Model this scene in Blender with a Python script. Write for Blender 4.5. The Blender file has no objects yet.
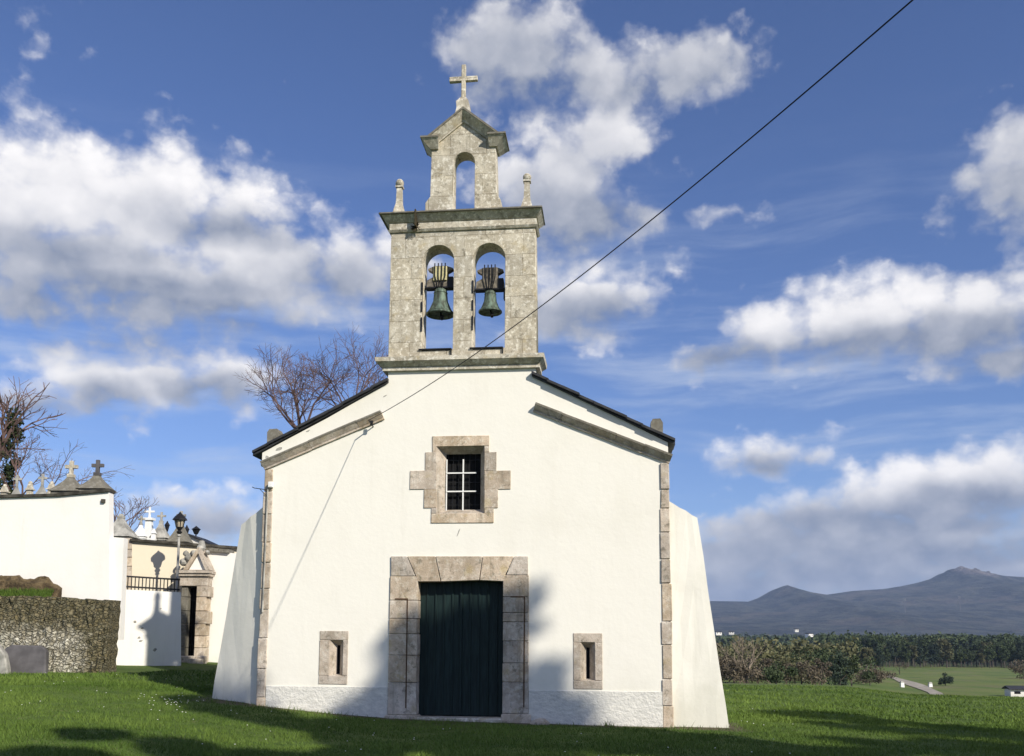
import bpy, bmesh, math, random
import numpy as np
from mathutils import Vector, Matrix
R = math.radians
rng = np.random.default_rng(7)
random.seed(7)
scene = bpy.context.scene
COL = scene.collection

# ------------------------------------------------------------------ camera model
F, CX, CY = 950.0, 512.0, 521.0
PITCH, ROLL = R(6.8), R(0.3)
CAM = np.array([0, 0, 1.6])
_fw = np.array([0, math.cos(PITCH), math.sin(PITCH)])
_u0 = np.array([0, -math.sin(PITCH), math.cos(PITCH)])
_r0 = np.array([1.0, 0, 0])
_rt = _r0 * math.cos(ROLL) + _u0 * math.sin(ROLL)
_up = _u0 * math.cos(ROLL) - _r0 * math.sin(ROLL)
def ray(px, py):
    return _fw + _rt * (px - CX) / F - _up * (py - CY) / F
def at(px, py, Y):                       # surveyed point: world position at depth Y
    r = ray(px, py); return CAM + r * (Y / r[1])
A = R(6.2)                               # the church front is turned a little
O = np.array([-0.95, 18.0, 0.0])
U = np.array([math.cos(A), -math.sin(A), 0]); V = np.array([math.sin(A), math.cos(A), 0])
def fac(px, py, v=0.0):                  # surveyed point on the church front: (u, z)
    r = ray(px, py); t = ((O + V * v - CAM) @ -V) / (r @ -V); p = CAM + r * t
    return float((p - O) @ U), float(p[2])

SUN_AZ, SUN_EL = R(40), R(32.4)            # sun behind the camera, to the right
SUN = np.array([math.sin(SUN_AZ) * math.cos(SUN_EL), -math.cos(SUN_AZ) * math.cos(SUN_EL), math.sin(SUN_EL)])

# ------------------------------------------------------------------ object helpers
def link(o): COL.objects.link(o); return o
def tag(o, label, cat, group=None, kind=None):
    if label: o['label'] = label
    if cat: o['category'] = cat
    if group: o['group'] = group
    if kind: o['kind'] = kind
    return o
def thing(name, label, cat, loc=(0, 0, 0), rz=0.0, group=None):
    o = bpy.data.objects.new(name, None); link(o)
    o.empty_display_size = 0.3
    o.location = loc; o.rotation_euler = (0, 0, rz)
    return tag(o, label, cat, group)
def kids(o): return [c for c in bpy.data.objects if c.parent == o]
def dup(root, loc, rz=0.0, sc=1.0, label=None):
    r = root.copy(); link(r); r.location = loc; r.rotation_euler = (0, 0, rz); r.scale = (sc, sc, sc)
    if label: r['label'] = label
    for c in kids(root):
        d = c.copy(); link(d); d.parent = r
        for g in kids(c):
            e = g.copy(); link(e); e.parent = d
    return r

class MB:
    """collects shapes for ONE mesh"""
    def __init__(s): s.v = []; s.f = []; s.t = []
    def add(s, vs, fs, tint=None):
        b = len(s.v); tt = random.random() if tint is None else tint
        s.v += [tuple(map(float, p)) for p in vs]; s.t += [tt] * len(vs)
        s.f += [[b + i for i in f] for f in fs]; return s
    def hexa(s, bot, top, tint=None):
        return s.add(list(bot) + list(top), [(3, 2, 1, 0), (4, 5, 6, 7), (0, 1, 5, 4), (1, 2, 6, 5), (2, 3, 7, 6), (3, 0, 4, 7)], tint)
    def box(s, x0, x1, y0, y1, z0, z1, tint=None, j=0.0, ch=0.0):
        jj = lambda: random.uniform(-j, j)
        if ch <= 0:
            b = [(x0, y0, z0), (x1, y0, z0), (x1, y1, z0), (x0, y1, z0)]; t = [(a, c, z1) for a, c, _ in b]
            return s.hexa([tuple(q + jj() for q in p) for p in b], [tuple(q + jj() for q in p) for p in t], tint)
        bm = bmesh.new(); bmesh.ops.create_cube(bm, size=1)
        for v in bm.verts:
            v.co = Vector(((x0 + x1) / 2 + v.co.x * (x1 - x0) + jj(), (y0 + y1) / 2 + v.co.y * (y1 - y0) + jj(), (z0 + z1) / 2 + v.co.z * (z1 - z0) + jj()))
        bmesh.ops.bevel(bm, geom=bm.edges[:], offset=ch, segments=1, affect='EDGES', profile=0.5)
        return s.bm(bm, tint)
    def frus(s, x0, x1, y0, y1, z0, X0, X1, Y0, Y1, z1, tint=None):
        return s.hexa([(x0, y0, z0), (x1, y0, z0), (x1, y1, z0), (x0, y1, z0)], [(X0, Y0, z1), (X1, Y0, z1), (X1, Y1, z1), (X0, Y1, z1)], tint)
    def prism(s, poly, y0, y1, tint=None):       # polygon in x,z pushed from y0 to y1
        n = len(poly); vs = [(x, y0, z) for x, z in poly] + [(x, y1, z) for x, z in poly]
        fs = [tuple(range(n)), tuple(range(2 * n - 1, n - 1, -1))] + [(i, i + n, (i + 1) % n + n, (i + 1) % n) for i in range(n)]
        return s.add(vs, fs, tint)
    def bm(s, bm, tint=None, M=None):
        bm.verts.index_update()
        s.add([(M @ v.co if M else v.co) for v in bm.verts], [[v.index for v in f.verts] for f in bm.faces], tint); bm.free(); return s
    def tube(s, pts, rad, n=6, tint=None, cap=True):
        pts = [np.array(p, float) for p in pts]
        if not hasattr(rad, '__len__'): rad = [rad] * len(pts)
        vs = []; prev = None
        for i, p in enumerate(pts):
            d = pts[min(i + 1, len(pts) - 1)] - pts[max(i - 1, 0)]; d = d / (np.linalg.norm(d) + 1e-9)
            if prev is None:
                a = np.array([1.0, 0, 0]) if abs(d[0]) < .8 else np.array([0, 1.0, 0])
            else: a = prev
            a = a - d * (a @ d); a /= np.linalg.norm(a) + 1e-9; b = np.cross(d, a); prev = a
            for k in range(n):
                th = 2 * math.pi * k / n; vs.append(p + (a * math.cos(th) + b * math.sin(th)) * rad[i])
        fs = []
        for i in range(len(pts) - 1):
            for k in range(n):
                k2 = (k + 1) % n; fs.append((i * n + k, i * n + k2, (i + 1) * n + k2, (i + 1) * n + k))
        if cap: fs.append(tuple(range(n - 1, -1, -1))); fs.append(tuple((len(pts) - 1) * n + k for k in range(n)))
        return s.add(vs, fs, tint)
    def lathe(s, prof, c=(0, 0, 0), n=20, tint=None):   # prof: (r, z)
        vs = []; fs = []
        for r_, z in prof:
            for k in range(n):
                th = 2 * math.pi * (k + .5) / n; vs.append((c[0] + r_ * math.cos(th), c[1] + r_ * math.sin(th), c[2] + z))
        for i in range(len(prof) - 1):
            for k in range(n):
                k2 = (k + 1) % n; fs.append((i * n + k, i * n + k2, (i + 1) * n + k2, (i + 1) * n + k))
        fs.append(tuple(range(n - 1, -1, -1))); fs.append(tuple((len(prof) - 1) * n + k for k in range(n)))
        return s.add(vs, fs, tint)
    def ball(s, c, r, sub=2, j=0.0, tint=None):
        if not hasattr(r, '__len__'): r = (r, r, r)
        bm = bmesh.new(); bmesh.ops.create_icosphere(bm, subdivisions=sub, radius=1)
        for v in bm.verts:
            k = 1 + random.uniform(-j, j); v.co = Vector((c[0] + v.co.x * r[0] * k, c[1] + v.co.y * r[1] * k, c[2] + v.co.z * r[2] * k))
        return s.bm(bm, tint)
    def build(s, name, mat, parent=None, smooth=False):
        me = bpy.data.meshes.new(name); me.from_pydata(s.v, [], s.f)
        at_ = me.attributes.new('tint', 'FLOAT', 'POINT'); at_.data.foreach_set('value', s.t)
        bm = bmesh.new(); bm.from_mesh(me); bmesh.ops.recalc_face_normals(bm, faces=bm.faces[:]); bm.to_mesh(me); bm.free()
        me.materials.append(mat)
        if smooth: me.polygons.foreach_set('use_smooth', [True] * len(me.polygons))
        o = bpy.data.objects.new(name, me); link(o)
        if parent: o.parent = parent
        return o
def plate(name, outer, holes, y0, y1, mat, parent=None, bevel=0.0):
    """flat wall with openings, drawn in x,z and given its thickness"""
    cu = bpy.data.curves.new('tmp', 'CURVE'); cu.dimensions = '2D'; cu.fill_mode = 'BOTH'
    cu.extrude = (y1 - y0) / 2 - bevel; cu.bevel_depth = bevel; cu.bevel_resolution = 1; cu.offset = -bevel
    for pl in [outer] + holes:
        sp = cu.splines.new('POLY'); sp.points.add(len(pl) - 1); sp.use_cyclic_u = True
        for i, (x, z) in enumerate(pl): sp.points[i].co = (x, z, 0, 1)
    ob = bpy.data.objects.new('tmp', cu); link(ob)
    dg = bpy.context.evaluated_depsgraph_get(); dg.update()
    me = bpy.data.meshes.new_from_object(ob.evaluated_get(dg))
    bpy.data.objects.remove(ob); bpy.data.curves.remove(cu)
    for v in me.vertices: v.co = (v.co.x, (y0 + y1) / 2 - v.co.z, v.co.y)
    me.name = name; me.materials.clear(); me.materials.append(mat)
    a = me.attributes.new('tint', 'FLOAT', 'POINT'); a.data.foreach_set('value', [.5] * len(me.vertices))
    o = bpy.data.objects.new(name, me); link(o)
    if parent: o.parent = parent
    return o
def fast_mesh(name, verts, faces, mat, parent=None, tint=None):
    verts = np.asarray(verts, np.float32); faces = np.asarray(faces, np.int32); k = faces.shape[1]
    me = bpy.data.meshes.new(name); me.vertices.add(len(verts)); me.vertices.foreach_set('co', verts.ravel())
    me.loops.add(faces.size); me.loops.foreach_set('vertex_index', faces.ravel())
    me.polygons.add(len(faces)); me.polygons.foreach_set('loop_start', np.arange(0, faces.size, k, dtype=np.int32))
    me.update(calc_edges=True)
    if tint is not None:
        a = me.attributes.new('tint', 'FLOAT', 'POINT'); a.data.foreach_set('value', np.asarray(tint, np.float32))
    me.materials.append(mat)
    o = bpy.data.objects.new(name, me); link(o)
    if parent: o.parent = parent
    return o

# ------------------------------------------------------------------ materials
class NT:
    def __init__(s, tree): s.t = tree; s.L = tree.links
    def n(s, typ, **kw):
        nd = s.t.nodes.new(typ); ins = kw.pop('ins', {})
        for k, v in kw.items(): setattr(nd, k, v)
        for k, v in ins.items():
            if hasattr(v, 'is_output') or isinstance(v, bpy.types.NodeSocket): s.L.new(v, nd.inputs[k])
            else: nd.inputs[k].default_value = v
        return nd
    def math(s, op, a, b=0.0, c=None, clamp=False):
        ins = {0: a, 1: b}
        if c is not None: ins[2] = c
        return s.n('ShaderNodeMath', operation=op, use_clamp=clamp, ins=ins).outputs[0]
    def vmath(s, op, a, b=(0, 0, 0)):
        nd = s.n('ShaderNodeVectorMath', operation=op, ins={0: a, 1: b})
        return nd.outputs['Value'] if op in ('LENGTH', 'DOT_PRODUCT') else nd.outputs[0]
    def mix(s, fac, a, b, blend='MIX'):
        nd = s.n('ShaderNodeMix', data_type='RGBA', blend_type=blend, clamp_factor=True)
        for k, v in ((0, fac), (6, a), (7, b)):
            if isinstance(v, bpy.types.NodeSocket): s.L.new(v, nd.inputs[k])
            else: nd.inputs[k].default_value = (*v, 1) if (hasattr(v, '__len__') and len(v) == 3) else v
        return nd.outputs[2]
    def ramp(s, fac, a, b):                                       # smooth step
        return s.n('ShaderNodeMapRange', interpolation_type='SMOOTHSTEP', clamp=True, ins={0: fac, 1: a, 2: b, 3: 0.0, 4: 1.0}).outputs[0]
    def noise(s, vec, scale, detail=4, rough=.55, dist=0.0):
        return s.n('ShaderNodeTexNoise', ins={'Vector': vec, 'Scale': scale, 'Detail': detail, 'Roughness': rough, 'Distortion': dist}).outputs[0]
    def vor(s, vec, scale, feature='F1', rnd=1.0):
        return s.n('ShaderNodeTexVoronoi', feature=feature, ins={'Vector': vec, 'Scale': scale, 'Randomness': rnd})
def material(name, rough=.9):
    m = bpy.data.materials.new(name); m.use_nodes = True; nt = NT(m.node_tree)
    b = m.node_tree.nodes['Principled BSDF']; b.inputs['Roughness'].default_value = rough
    b.inputs['Specular IOR Level'].default_value = .25
    tc = nt.n('ShaderNodeTexCoord').outputs['Object']
    return m, nt, b, tc
def setcol(nt, b, c):
    if isinstance(c, bpy.types.NodeSocket): nt.L.new(c, b.inputs['Base Color'])
    else: b.inputs['Base Color'].default_value = (*c, 1)
def bump(nt, b, h, strength=.3, dist=.02):
    nt.L.new(nt.n('ShaderNodeBump', ins={'Height': h, 'Strength': strength, 'Distance': dist}).outputs[0], b.inputs['Normal'])
def stretch(nt, tc, s): return nt.vmath('MULTIPLY', tc, s)
def tint(nt): return nt.n('ShaderNodeAttribute', attribute_name='tint').outputs['Fac']
def zcoord(nt, tc): return nt.n('ShaderNodeSeparateXYZ', ins={0: tc}).outputs['Z']

def plain(name, col, rough=.8, metal=0.0, var=.15, scale=6.0):
    m, nt, b, tc = material(name, rough); b.inputs['Metallic'].default_value = metal
    n = nt.noise(tc, scale, 5)
    setcol(nt, b, nt.mix(nt.ramp(n, .3, .7), [c * (1 - var) for c in col], [min(1, c * (1 + var)) for c in col]))
    return m

def mk_plaster(name, base, dirt, amt=.35, streak=.25, rough_scale=14, ALG=.25):
    m, nt, b, tc = material(name, .93)
    big = nt.ramp(nt.noise(tc, .7, 5, .6), .45, .8)
    st = nt.ramp(nt.noise(stretch(nt, tc, (3.0, 3.0, .25)), 1.6, 5, .65), .52, .8)
    spots = nt.ramp(nt.noise(tc, 5.0, 6, .7), .68, .78)
    c = nt.mix(nt.math('MULTIPLY', big, amt), base, dirt)
    c = nt.mix(nt.math('MULTIPLY', st, streak), c, dirt)
    c = nt.mix(nt.math('MULTIPLY', spots, .35 * amt), c, (.35, .32, .26))
    low = nt.math('MULTIPLY', nt.ramp(nt.math('ADD', zcoord(nt, tc), nt.math('MULTIPLY', nt.noise(tc, 1.7, 5, .7), 1.6)), 1.75, .75), ALG)
    c = nt.mix(low, c, (.36, .36, .27))
    setcol(nt, b, c)
    h = nt.math('ADD', nt.noise(tc, rough_scale, 6, .6), nt.math('MULTIPLY', nt.noise(tc, 2.2, 3), 2.0))
    bump(nt, b, h, .25, .012)
    return m
M_plaster = mk_plaster('white_plaster', (.83, .805, .73), (.64, .61, .52), .30, .22)
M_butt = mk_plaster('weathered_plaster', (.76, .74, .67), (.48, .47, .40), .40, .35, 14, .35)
M_cemw = mk_plaster('cemetery_plaster', (.82, .80, .76), (.60, .57, .48), .25, .18)
M_cream = mk_plaster('cream_plaster', (.68, .61, .48), (.50, .44, .33), .35, .25)

m, nt, b, tc = material('plinth_render', .95)
n = nt.noise(stretch(nt, tc, (1, 1, 2.2)), 7, 6, .65)
setcol(nt, b, nt.mix(nt.ramp(n, .3, .75), (.60, .59, .55), (.78, .76, .70)))
bump(nt, b, nt.math('ADD', n, nt.noise(tc, 26, 4)), .6, .025); M_plinth = m

def mk_granite(name, joints=True, warm=1.0, use_tint=False, dark=0.0, LICH=.8):
    m, nt, b, tc = material(name, .92)
    n1 = nt.noise(tc, 2.3, 6, .65); n2 = nt.noise(tc, 9, 6, .7); n3 = nt.noise(tc, 45, 3, .6)
    c = nt.mix(nt.ramp(n1, .35, .68), (.39 * warm, .35, .275), (.59 * warm, .545, .45))
    c = nt.mix(nt.math('MULTIPLY', nt.ramp(nt.math('MULTIPLY_ADD', nt.noise(tc, 17, 4, .6), .4, nt.math('MULTIPLY', n2, .7)), .53, .68), LICH), c, (.82, .79, .70))           # pale lichen
    c = nt.mix(nt.math('MULTIPLY', nt.ramp(nt.noise(tc, 7.3, 7, .75, .4), .53, .66), .72), c, (.17, .155, .12))  # dark lichen
    c = nt.mix(nt.math('MULTIPLY', nt.ramp(nt.noise(tc, 3.1, 5, .6), .56, .70), .45), c, (.46, .37, .20))       # ochre lichen
    c = nt.mix(nt.math('MULTIPLY', nt.ramp(n3, .5, .75), .35), c, (.16, .145, .12))
    c = nt.mix(nt.math('MULTIPLY', nt.ramp(nt.noise(stretch(nt, tc, (5, 5, .5)), 1.5, 6, .65), .54, .72), .5), c, (.20, .18, .14))   # run-off streaks
    h = nt.math('ADD', n2, nt.math('MULTIPLY', n3, .6))
    if use_tint:
        t = tint(nt); hs = nt.n('ShaderNodeHueSaturation', ins={'Saturation': nt.math('MULTIPLY_ADD', t, .5, .80), 'Value': nt.math('MULTIPLY_ADD', nt.math('FRACT', nt.math('MULTIPLY', t, 7.31)), .28, .80), 'Color': c})
        c = hs.outputs[0]
    if joints:
        xz = nt.n('ShaderNodeCombineXYZ'); sp = nt.n('ShaderNodeSeparateXYZ', ins={0: tc})
        nt.L.new(sp.outputs['X'], xz.inputs[0]); nt.L.new(sp.outputs['Z'], xz.inputs[1])
        wob = nt.vmath('ADD', xz.outputs[0], nt.vmath('MULTIPLY', nt.n('ShaderNodeTexNoise', ins={'Vector': tc, 'Scale': 3.0}).outputs['Color'], (.05, .05, 0)))
        br = nt.n('ShaderNodeTexBrick', offset=.43, squash=.8, squash_frequency=3, ins={'Vector': wob, 'Color1': (.90, .90, .90, 1), 'Color2': (1.06, 1.04, 1.0, 1), 'Mortar': (.60, .56, .50, 1), 'Scale': 1.0, 'Mortar Size': .006, 'Mortar Smooth': .4, 'Brick Width': .74, 'Row Height': .43})
        c = nt.mix(1.0, c, br.outputs['Color'], 'MULTIPLY')
        h = nt.math('SUBTRACT', h, nt.math('MULTIPLY', br.outputs['Fac'], 1.2))
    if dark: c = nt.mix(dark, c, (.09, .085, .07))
    setcol(nt, b, c); bump(nt, b, h, .6, .02)
    return m
M_tower = mk_granite('lichened_granite')
M_block = mk_granite('granite_blocks', False, 1.08, True, 0.0, .38)
M_trim = mk_granite('granite_trim', False)
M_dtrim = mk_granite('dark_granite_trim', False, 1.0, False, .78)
M_slate = plain('roof_slate', (.035, .036, .04), .6, 0, .35, 5)
M_iron = plain('black_iron', (.02, .02, .022), .5, .3)
M_groove = plain('rusty_dark_groove', (.10, .06, .035), .9)
M_dark = plain('dark_interior', (.008, .008, .009), .9)
M_whitep = plain('white_paint', (.8, .8, .78), .6, 0, .04)
M_yoke = plain('grey_oak', (.17, .15, .12), .85, 0, .4, 18)
M_yokel = plain('pale_oak', (.55, .50, .28), .8, 0, .2, 12)
M_concrete = plain('old_concrete', (.33, .32, .29), .92, 0, .4, 4)
M_greyst = plain('grey_headstone', (.10, .095, .10), .9, 0, .25, 3)
M_tile = plain('dark_coping', (.06, .055, .045), .92, 0, .5, 5)
m, nt, b, tc = material('verdigris_bronze', .6); b.inputs['Metallic'].default_value = .25
setcol(nt, b, nt.mix(nt.ramp(nt.noise(stretch(nt, tc, (3, 3, 1)), 6, 5), .35, .7), (.055, .065, .05), (.15, .21, .165))); M_bronze = m
m, nt, b, tc = material('green_door_paint', .55)
g = nt.noise(stretch(nt, tc, (14, 14, 1.0)), 3, 5)
setcol(nt, b, nt.mix(nt.ramp(g, .3, .75), (.006, .015, .015), (.014, .032, .031))); bump(nt, b, g, .3, .006); M_door = m
m, nt, b, tc = material('lantern_glass', .35); setcol(nt, b, (.42, .36, .26)); M_glass = m

m, nt, b, tc = material('rubble_stone', .95)
w = nt.vmath('ADD', tc, nt.vmath('MULTIPLY', nt.n('ShaderNodeTexNoise', ins={'Vector': tc, 'Scale': 5.0}).outputs['Color'], (.20, .20, .20)))
sv = stretch(nt, w, (1, 1, 1.7)); ed = nt.vor(sv, 8.5, 'DISTANCE_TO_EDGE').outputs['Distance']; cell = nt.vor(sv, 8.5)
sc_ = nt.n('ShaderNodeSeparateColor', ins={0: cell.outputs['Color']}).outputs[0]
c = nt.mix(sc_, (.25, .225, .165), (.56, .53, .44))
c = nt.mix(nt.math('MULTIPLY', nt.ramp(nt.noise(tc, 7, 7, .75), .50, .62), .7), c, (.64, .62, .53))
x_ = nt.n('ShaderNodeSeparateXYZ', ins={0: tc}).outputs['X']; z_ = zcoord(nt, tc)
mossn = nt.noise(tc, 2.0, 6, .65)
mm = nt.math('ADD', nt.ramp(nt.math('ADD', x_, nt.math('MULTIPLY', mossn, 1.2)), .35, 1.1), nt.ramp(nt.math('ADD', z_, nt.math('MULTIPLY', mossn, .7)), 1.75, 2.3))
c = nt.mix(nt.math('MULTIPLY', nt.math('MINIMUM', mm, 1.0), .85), c, nt.mix(nt.ramp(nt.noise(tc, 11, 5), .35, .7), (.06, .055, .022), (.16, .125, .055)))
c = nt.mix(nt.math('SUBTRACT', 1.0, nt.ramp(ed, .0, nt.math('MULTIPLY_ADD', nt.noise(tc, 3.0, 4, .6), .12, -.02))), c, (.12, .11, .07))
setcol(nt, b, c); bump(nt, b, nt.math('ADD', nt.ramp(ed, 0, .16), nt.math('MULTIPLY', nt.noise(tc, 20, 5), .5)), 1.0, .06); M_rubble = m
m, nt, b, tc = material('mossy_bank', .95)
n = nt.noise(tc, 5, 6, .7)
setcol(nt, b, nt.mix(nt.ramp(n, .35, .65), (.05, .035, .02), (.15, .11, .06))); bump(nt, b, n, 1.0, .08); M_bank = m

# terrain: lawn near the church, paler meadow, scrub and far woodland patches
m, nt, b, tc = material('grass_ground', .97)
sp = nt.n('ShaderNodeSeparateXYZ', ins={0: tc}); X_, Y_ = sp.outputs['X'], sp.outputs['Y']
n1 = nt.noise(tc, .35, 6, .6); n2 = nt.noise(tc, 3.2, 6, .7); n3 = nt.noise(tc, 30, 3, .6)
mvar = nt.noise(stretch(nt, tc, (1, .45, 1)), .09, 6, .7)
lawn = nt.mix(nt.ramp(nt.math('ADD', nt.math('MULTIPLY', n1, .55), nt.math('MULTIPLY', n2, .45)), .36, .64), (.046, .085, .012), (.105, .155, .028))
lawn = nt.mix(nt.math('MULTIPLY', nt.ramp(n3, .45, .75), .5), lawn, (.12, .16, .04))
lawn = nt.mix(nt.math('MULTIPLY', nt.ramp(n2, .56, .68), .5), lawn, (.14, .12, .055))
lawn = nt.mix(nt.math('MULTIPLY', nt.ramp(nt.noise(tc, 1.1, 5, .6), .55, .68), .45), lawn, (.03, .06, .012))
mead = nt.mix(nt.ramp(nt.noise(tc, .03, 7, .65), .38, .62), (.085, .13, .028), (.14, .165, .045))
mead = nt.mix(nt.math('MULTIPLY', nt.ramp(mvar, .5, .64), .6), mead, (.16, .14, .075))
mead = nt.mix(nt.math('MULTIPLY', nt.ramp(mvar, .46, .36), .5), mead, (.05, .085, .025))
fard = nt.mix(nt.ramp(nt.noise(stretch(nt, tc, (1, .35, 1)), .012, 7, .7), .42, .6), (.022, .030, .018), (.085, .10, .045))
dist = nt.vmath('LENGTH', tc)
c = nt.mix(nt.ramp(dist, 40, 75), lawn, mead); c = nt.mix(nt.ramp(dist, 430, 520), c, fard)
loc = nt.vmath('SUBTRACT', tc, tuple(O)); fu = nt.vmath('DOT_PRODUCT', loc, tuple(U)); fv = nt.vmath('DOT_PRODUCT', loc, tuple(V))
foot = nt.math('MULTIPLY', nt.ramp(nt.math('ADD', fv, nt.math('MULTIPLY_ADD', n2, .7, -.35)), -.55, -.15), nt.math('MULTIPLY', nt.ramp(nt.math('ABSOLUTE', fu), 5.6, 4.9), nt.ramp(fv, 2.0, 1.0)))
path = nt.math('MULTIPLY', nt.ramp(nt.math('ADD', nt.math('ABSOLUTE', fu), nt.math('MULTIPLY_ADD', n2, 1.2, -.6)), 1.0, .3), nt.math('MULTIPLY', nt.ramp(fv, -2.2, -.4), nt.ramp(fv, 2.0, 1.0)))
c = nt.mix(nt.math('MULTIPLY', nt.math('MAXIMUM', foot, nt.math('MULTIPLY', path, .7)), .85), c, nt.mix(n3, (.065, .045, .03), (.15, .115, .08)))
setcol(nt, b, c); bump(nt, b, nt.math('ADD', n2, nt.math('MULTIPLY', n3, .6)), .8, .06); M_ground = m
m, nt, b, tc = material('grass_blade', .8); t = tint(nt)
setcol(nt, b, nt.mix(t, (.050, .096, .012), (.135, .200, .036))); M_blade = m
M_daisy = plain('daisy_white', (.75, .75, .68), .8, 0, .05)
m, nt, b, tc = material('gravel_road', .95); setcol(nt, b, nt.mix(nt.ramp(nt.noise(tc, .8, 5), .35, .7), (.24, .21, .17), (.40, .37, .31))); M_road = m
m, nt, b, tc = material('mountain_slope', 1.0)
sp = nt.n('ShaderNodeSeparateXYZ', ins={0: tc}); nz = nt.n('ShaderNodeSeparateXYZ', ins={0: nt.n('ShaderNodeNewGeometry').outputs['Normal']}).outputs['Z']
big = nt.noise(tc, .0035, 8, .65); mid = nt.noise(stretch(nt, tc, (1, .6, 2.5)), .014, 9, .75)
c = nt.mix(nt.ramp(mid, .40, .62), (.010, .016, .014), (.078, .080, .060))
c = nt.mix(nt.math('MULTIPLY', nt.ramp(big, .55, .62), .4), c, (.14, .11, .085))
c = nt.mix(nt.ramp(tint(nt), .55, .9), c, nt.mix(nt.ramp(mid, .40, .6), (.075, .065, .06), (.21, .18, .165)))
setcol(nt, b, c); bump(nt, b, nt.math('ADD', mid, nt.noise(tc, .03, 6, .7)), .9, 30.0); M_mount = m
def mk_leaf(name, a, bb, tr=.25):
    m, nt, b, tc = material(name, .75); setcol(nt, b, nt.mix(tint(nt), a, bb)); return m
M_leafd = mk_leaf('dark_foliage', (.026, .042, .016), (.075, .10, .042))
M_leafb = mk_leaf('blue_green_foliage', (.016, .030, .020), (.045, .065, .040))
M_leafo = mk_leaf('olive_foliage', (.065, .068, .030), (.14, .135, .065))
M_russet = mk_leaf('russet_scrub', (.075, .062, .042), (.165, .135, .095))
M_ivy = mk_leaf('ivy_foliage', (.012, .022, .008), (.045, .06, .02))
M_twig = plain('twig_bark', (.12, .078, .07), .9, 0, .3, 3)
M_bark = plain('grey_bark', (.10, .085, .07), .95, 0, .3, 5)
M_pale = plain('pale_bark', (.21, .17, .13), .95, 0, .3, 5)

# ------------------------------------------------------------------ terrain
def sm(a, b_, x): t = np.clip((x - a) / (b_ - a), 0, 1); return t * t * (3 - 2 * t)
PR = [0, 18, 28, 45, 70, 150, 300, 430, 700, 1200, 2200, 3500, 9000]
PR2 = [0, 18, 28, 45, 70, 100, 150, 300, 430, 700, 1200, 2200, 3500, 9000]; PZ2 = [0, .02, .16, .47, 1.62, 3.0, 5.6, 9.2, 11.0, 12.5, 11, 0, -8, -8]
PZ = [0, 0, .26, .72, 2.1, 7.2, 9.2, 11.0, 12.5, 11, 0, -8, -8]
def ground(x, y):
    x = np.asarray(x, float); y = np.asarray(y, float)
    z = np.interp(x, [-16, -9, -5.2, -4.5, -3.6, -2.4, 0, 3, 10], [.66, .44, .27, .20, .11, .03, -.01, -.04, -.2])
    z = z + .016 * np.clip(y - 18, -4, 14) * sm(0, 8, -x)
    r = np.hypot(x, y)
    w = sm(-3, 3, x) * sm(0, 14, y) + (1 - sm(-3, 3, x)) * sm(60, 200, r)
    w = np.where(y < 0, sm(60, 200, r), w)
    return z - w * (np.interp(r, PR, PZ) * sm(.34, .43, x / np.maximum(y, 1)) + np.interp(r, PR2, PZ2) * (1 - sm(.34, .43, x / np.maximum(y, 1))))
na = 300; radii = np.concatenate([[0.0], np.geomspace(2.0, 40, 60), np.geomspace(43, 8500, 75)])
th = np.linspace(0, 2 * math.pi, na, endpoint=False)
gx = radii[:, None] * np.sin(th)[None]; gy = radii[:, None] * np.cos(th)[None]
gz = ground(gx, gy)
bumpz = .05 * np.sin(gx * 1.1 + 1.3 * np.sin(gy * .7)) * np.sin(gy * .9 + .8 * np.sin(gx * .8)) * (1 - .8 * sm(6, 3.5, np.hypot(gx + .9, (gy - 18) * 1.5))) * sm(8, 14, radii)[:, None] * (1 - sm(60, 200, radii))[:, None] * .6
gz = gz + bumpz
vv = np.stack([gx, gy, gz], -1).reshape(-1, 3)
i, j = np.meshgrid(np.arange(len(radii) - 1), np.arange(na), indexing='ij'); j2 = (j + 1) % na
ff = np.stack([i * na + j, i * na + j2, (i + 1) * na + j2, (i + 1) * na + j], -1).reshape(-1, 4)[:, ::-1]
g = fast_mesh('ground', vv, ff, M_ground); g['kind'] = 'structure'
g.data.polygons.foreach_set('use_smooth', [True] * len(g.data.polygons))
def gz1(x, y):
    return float(ground(x, y))

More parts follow.
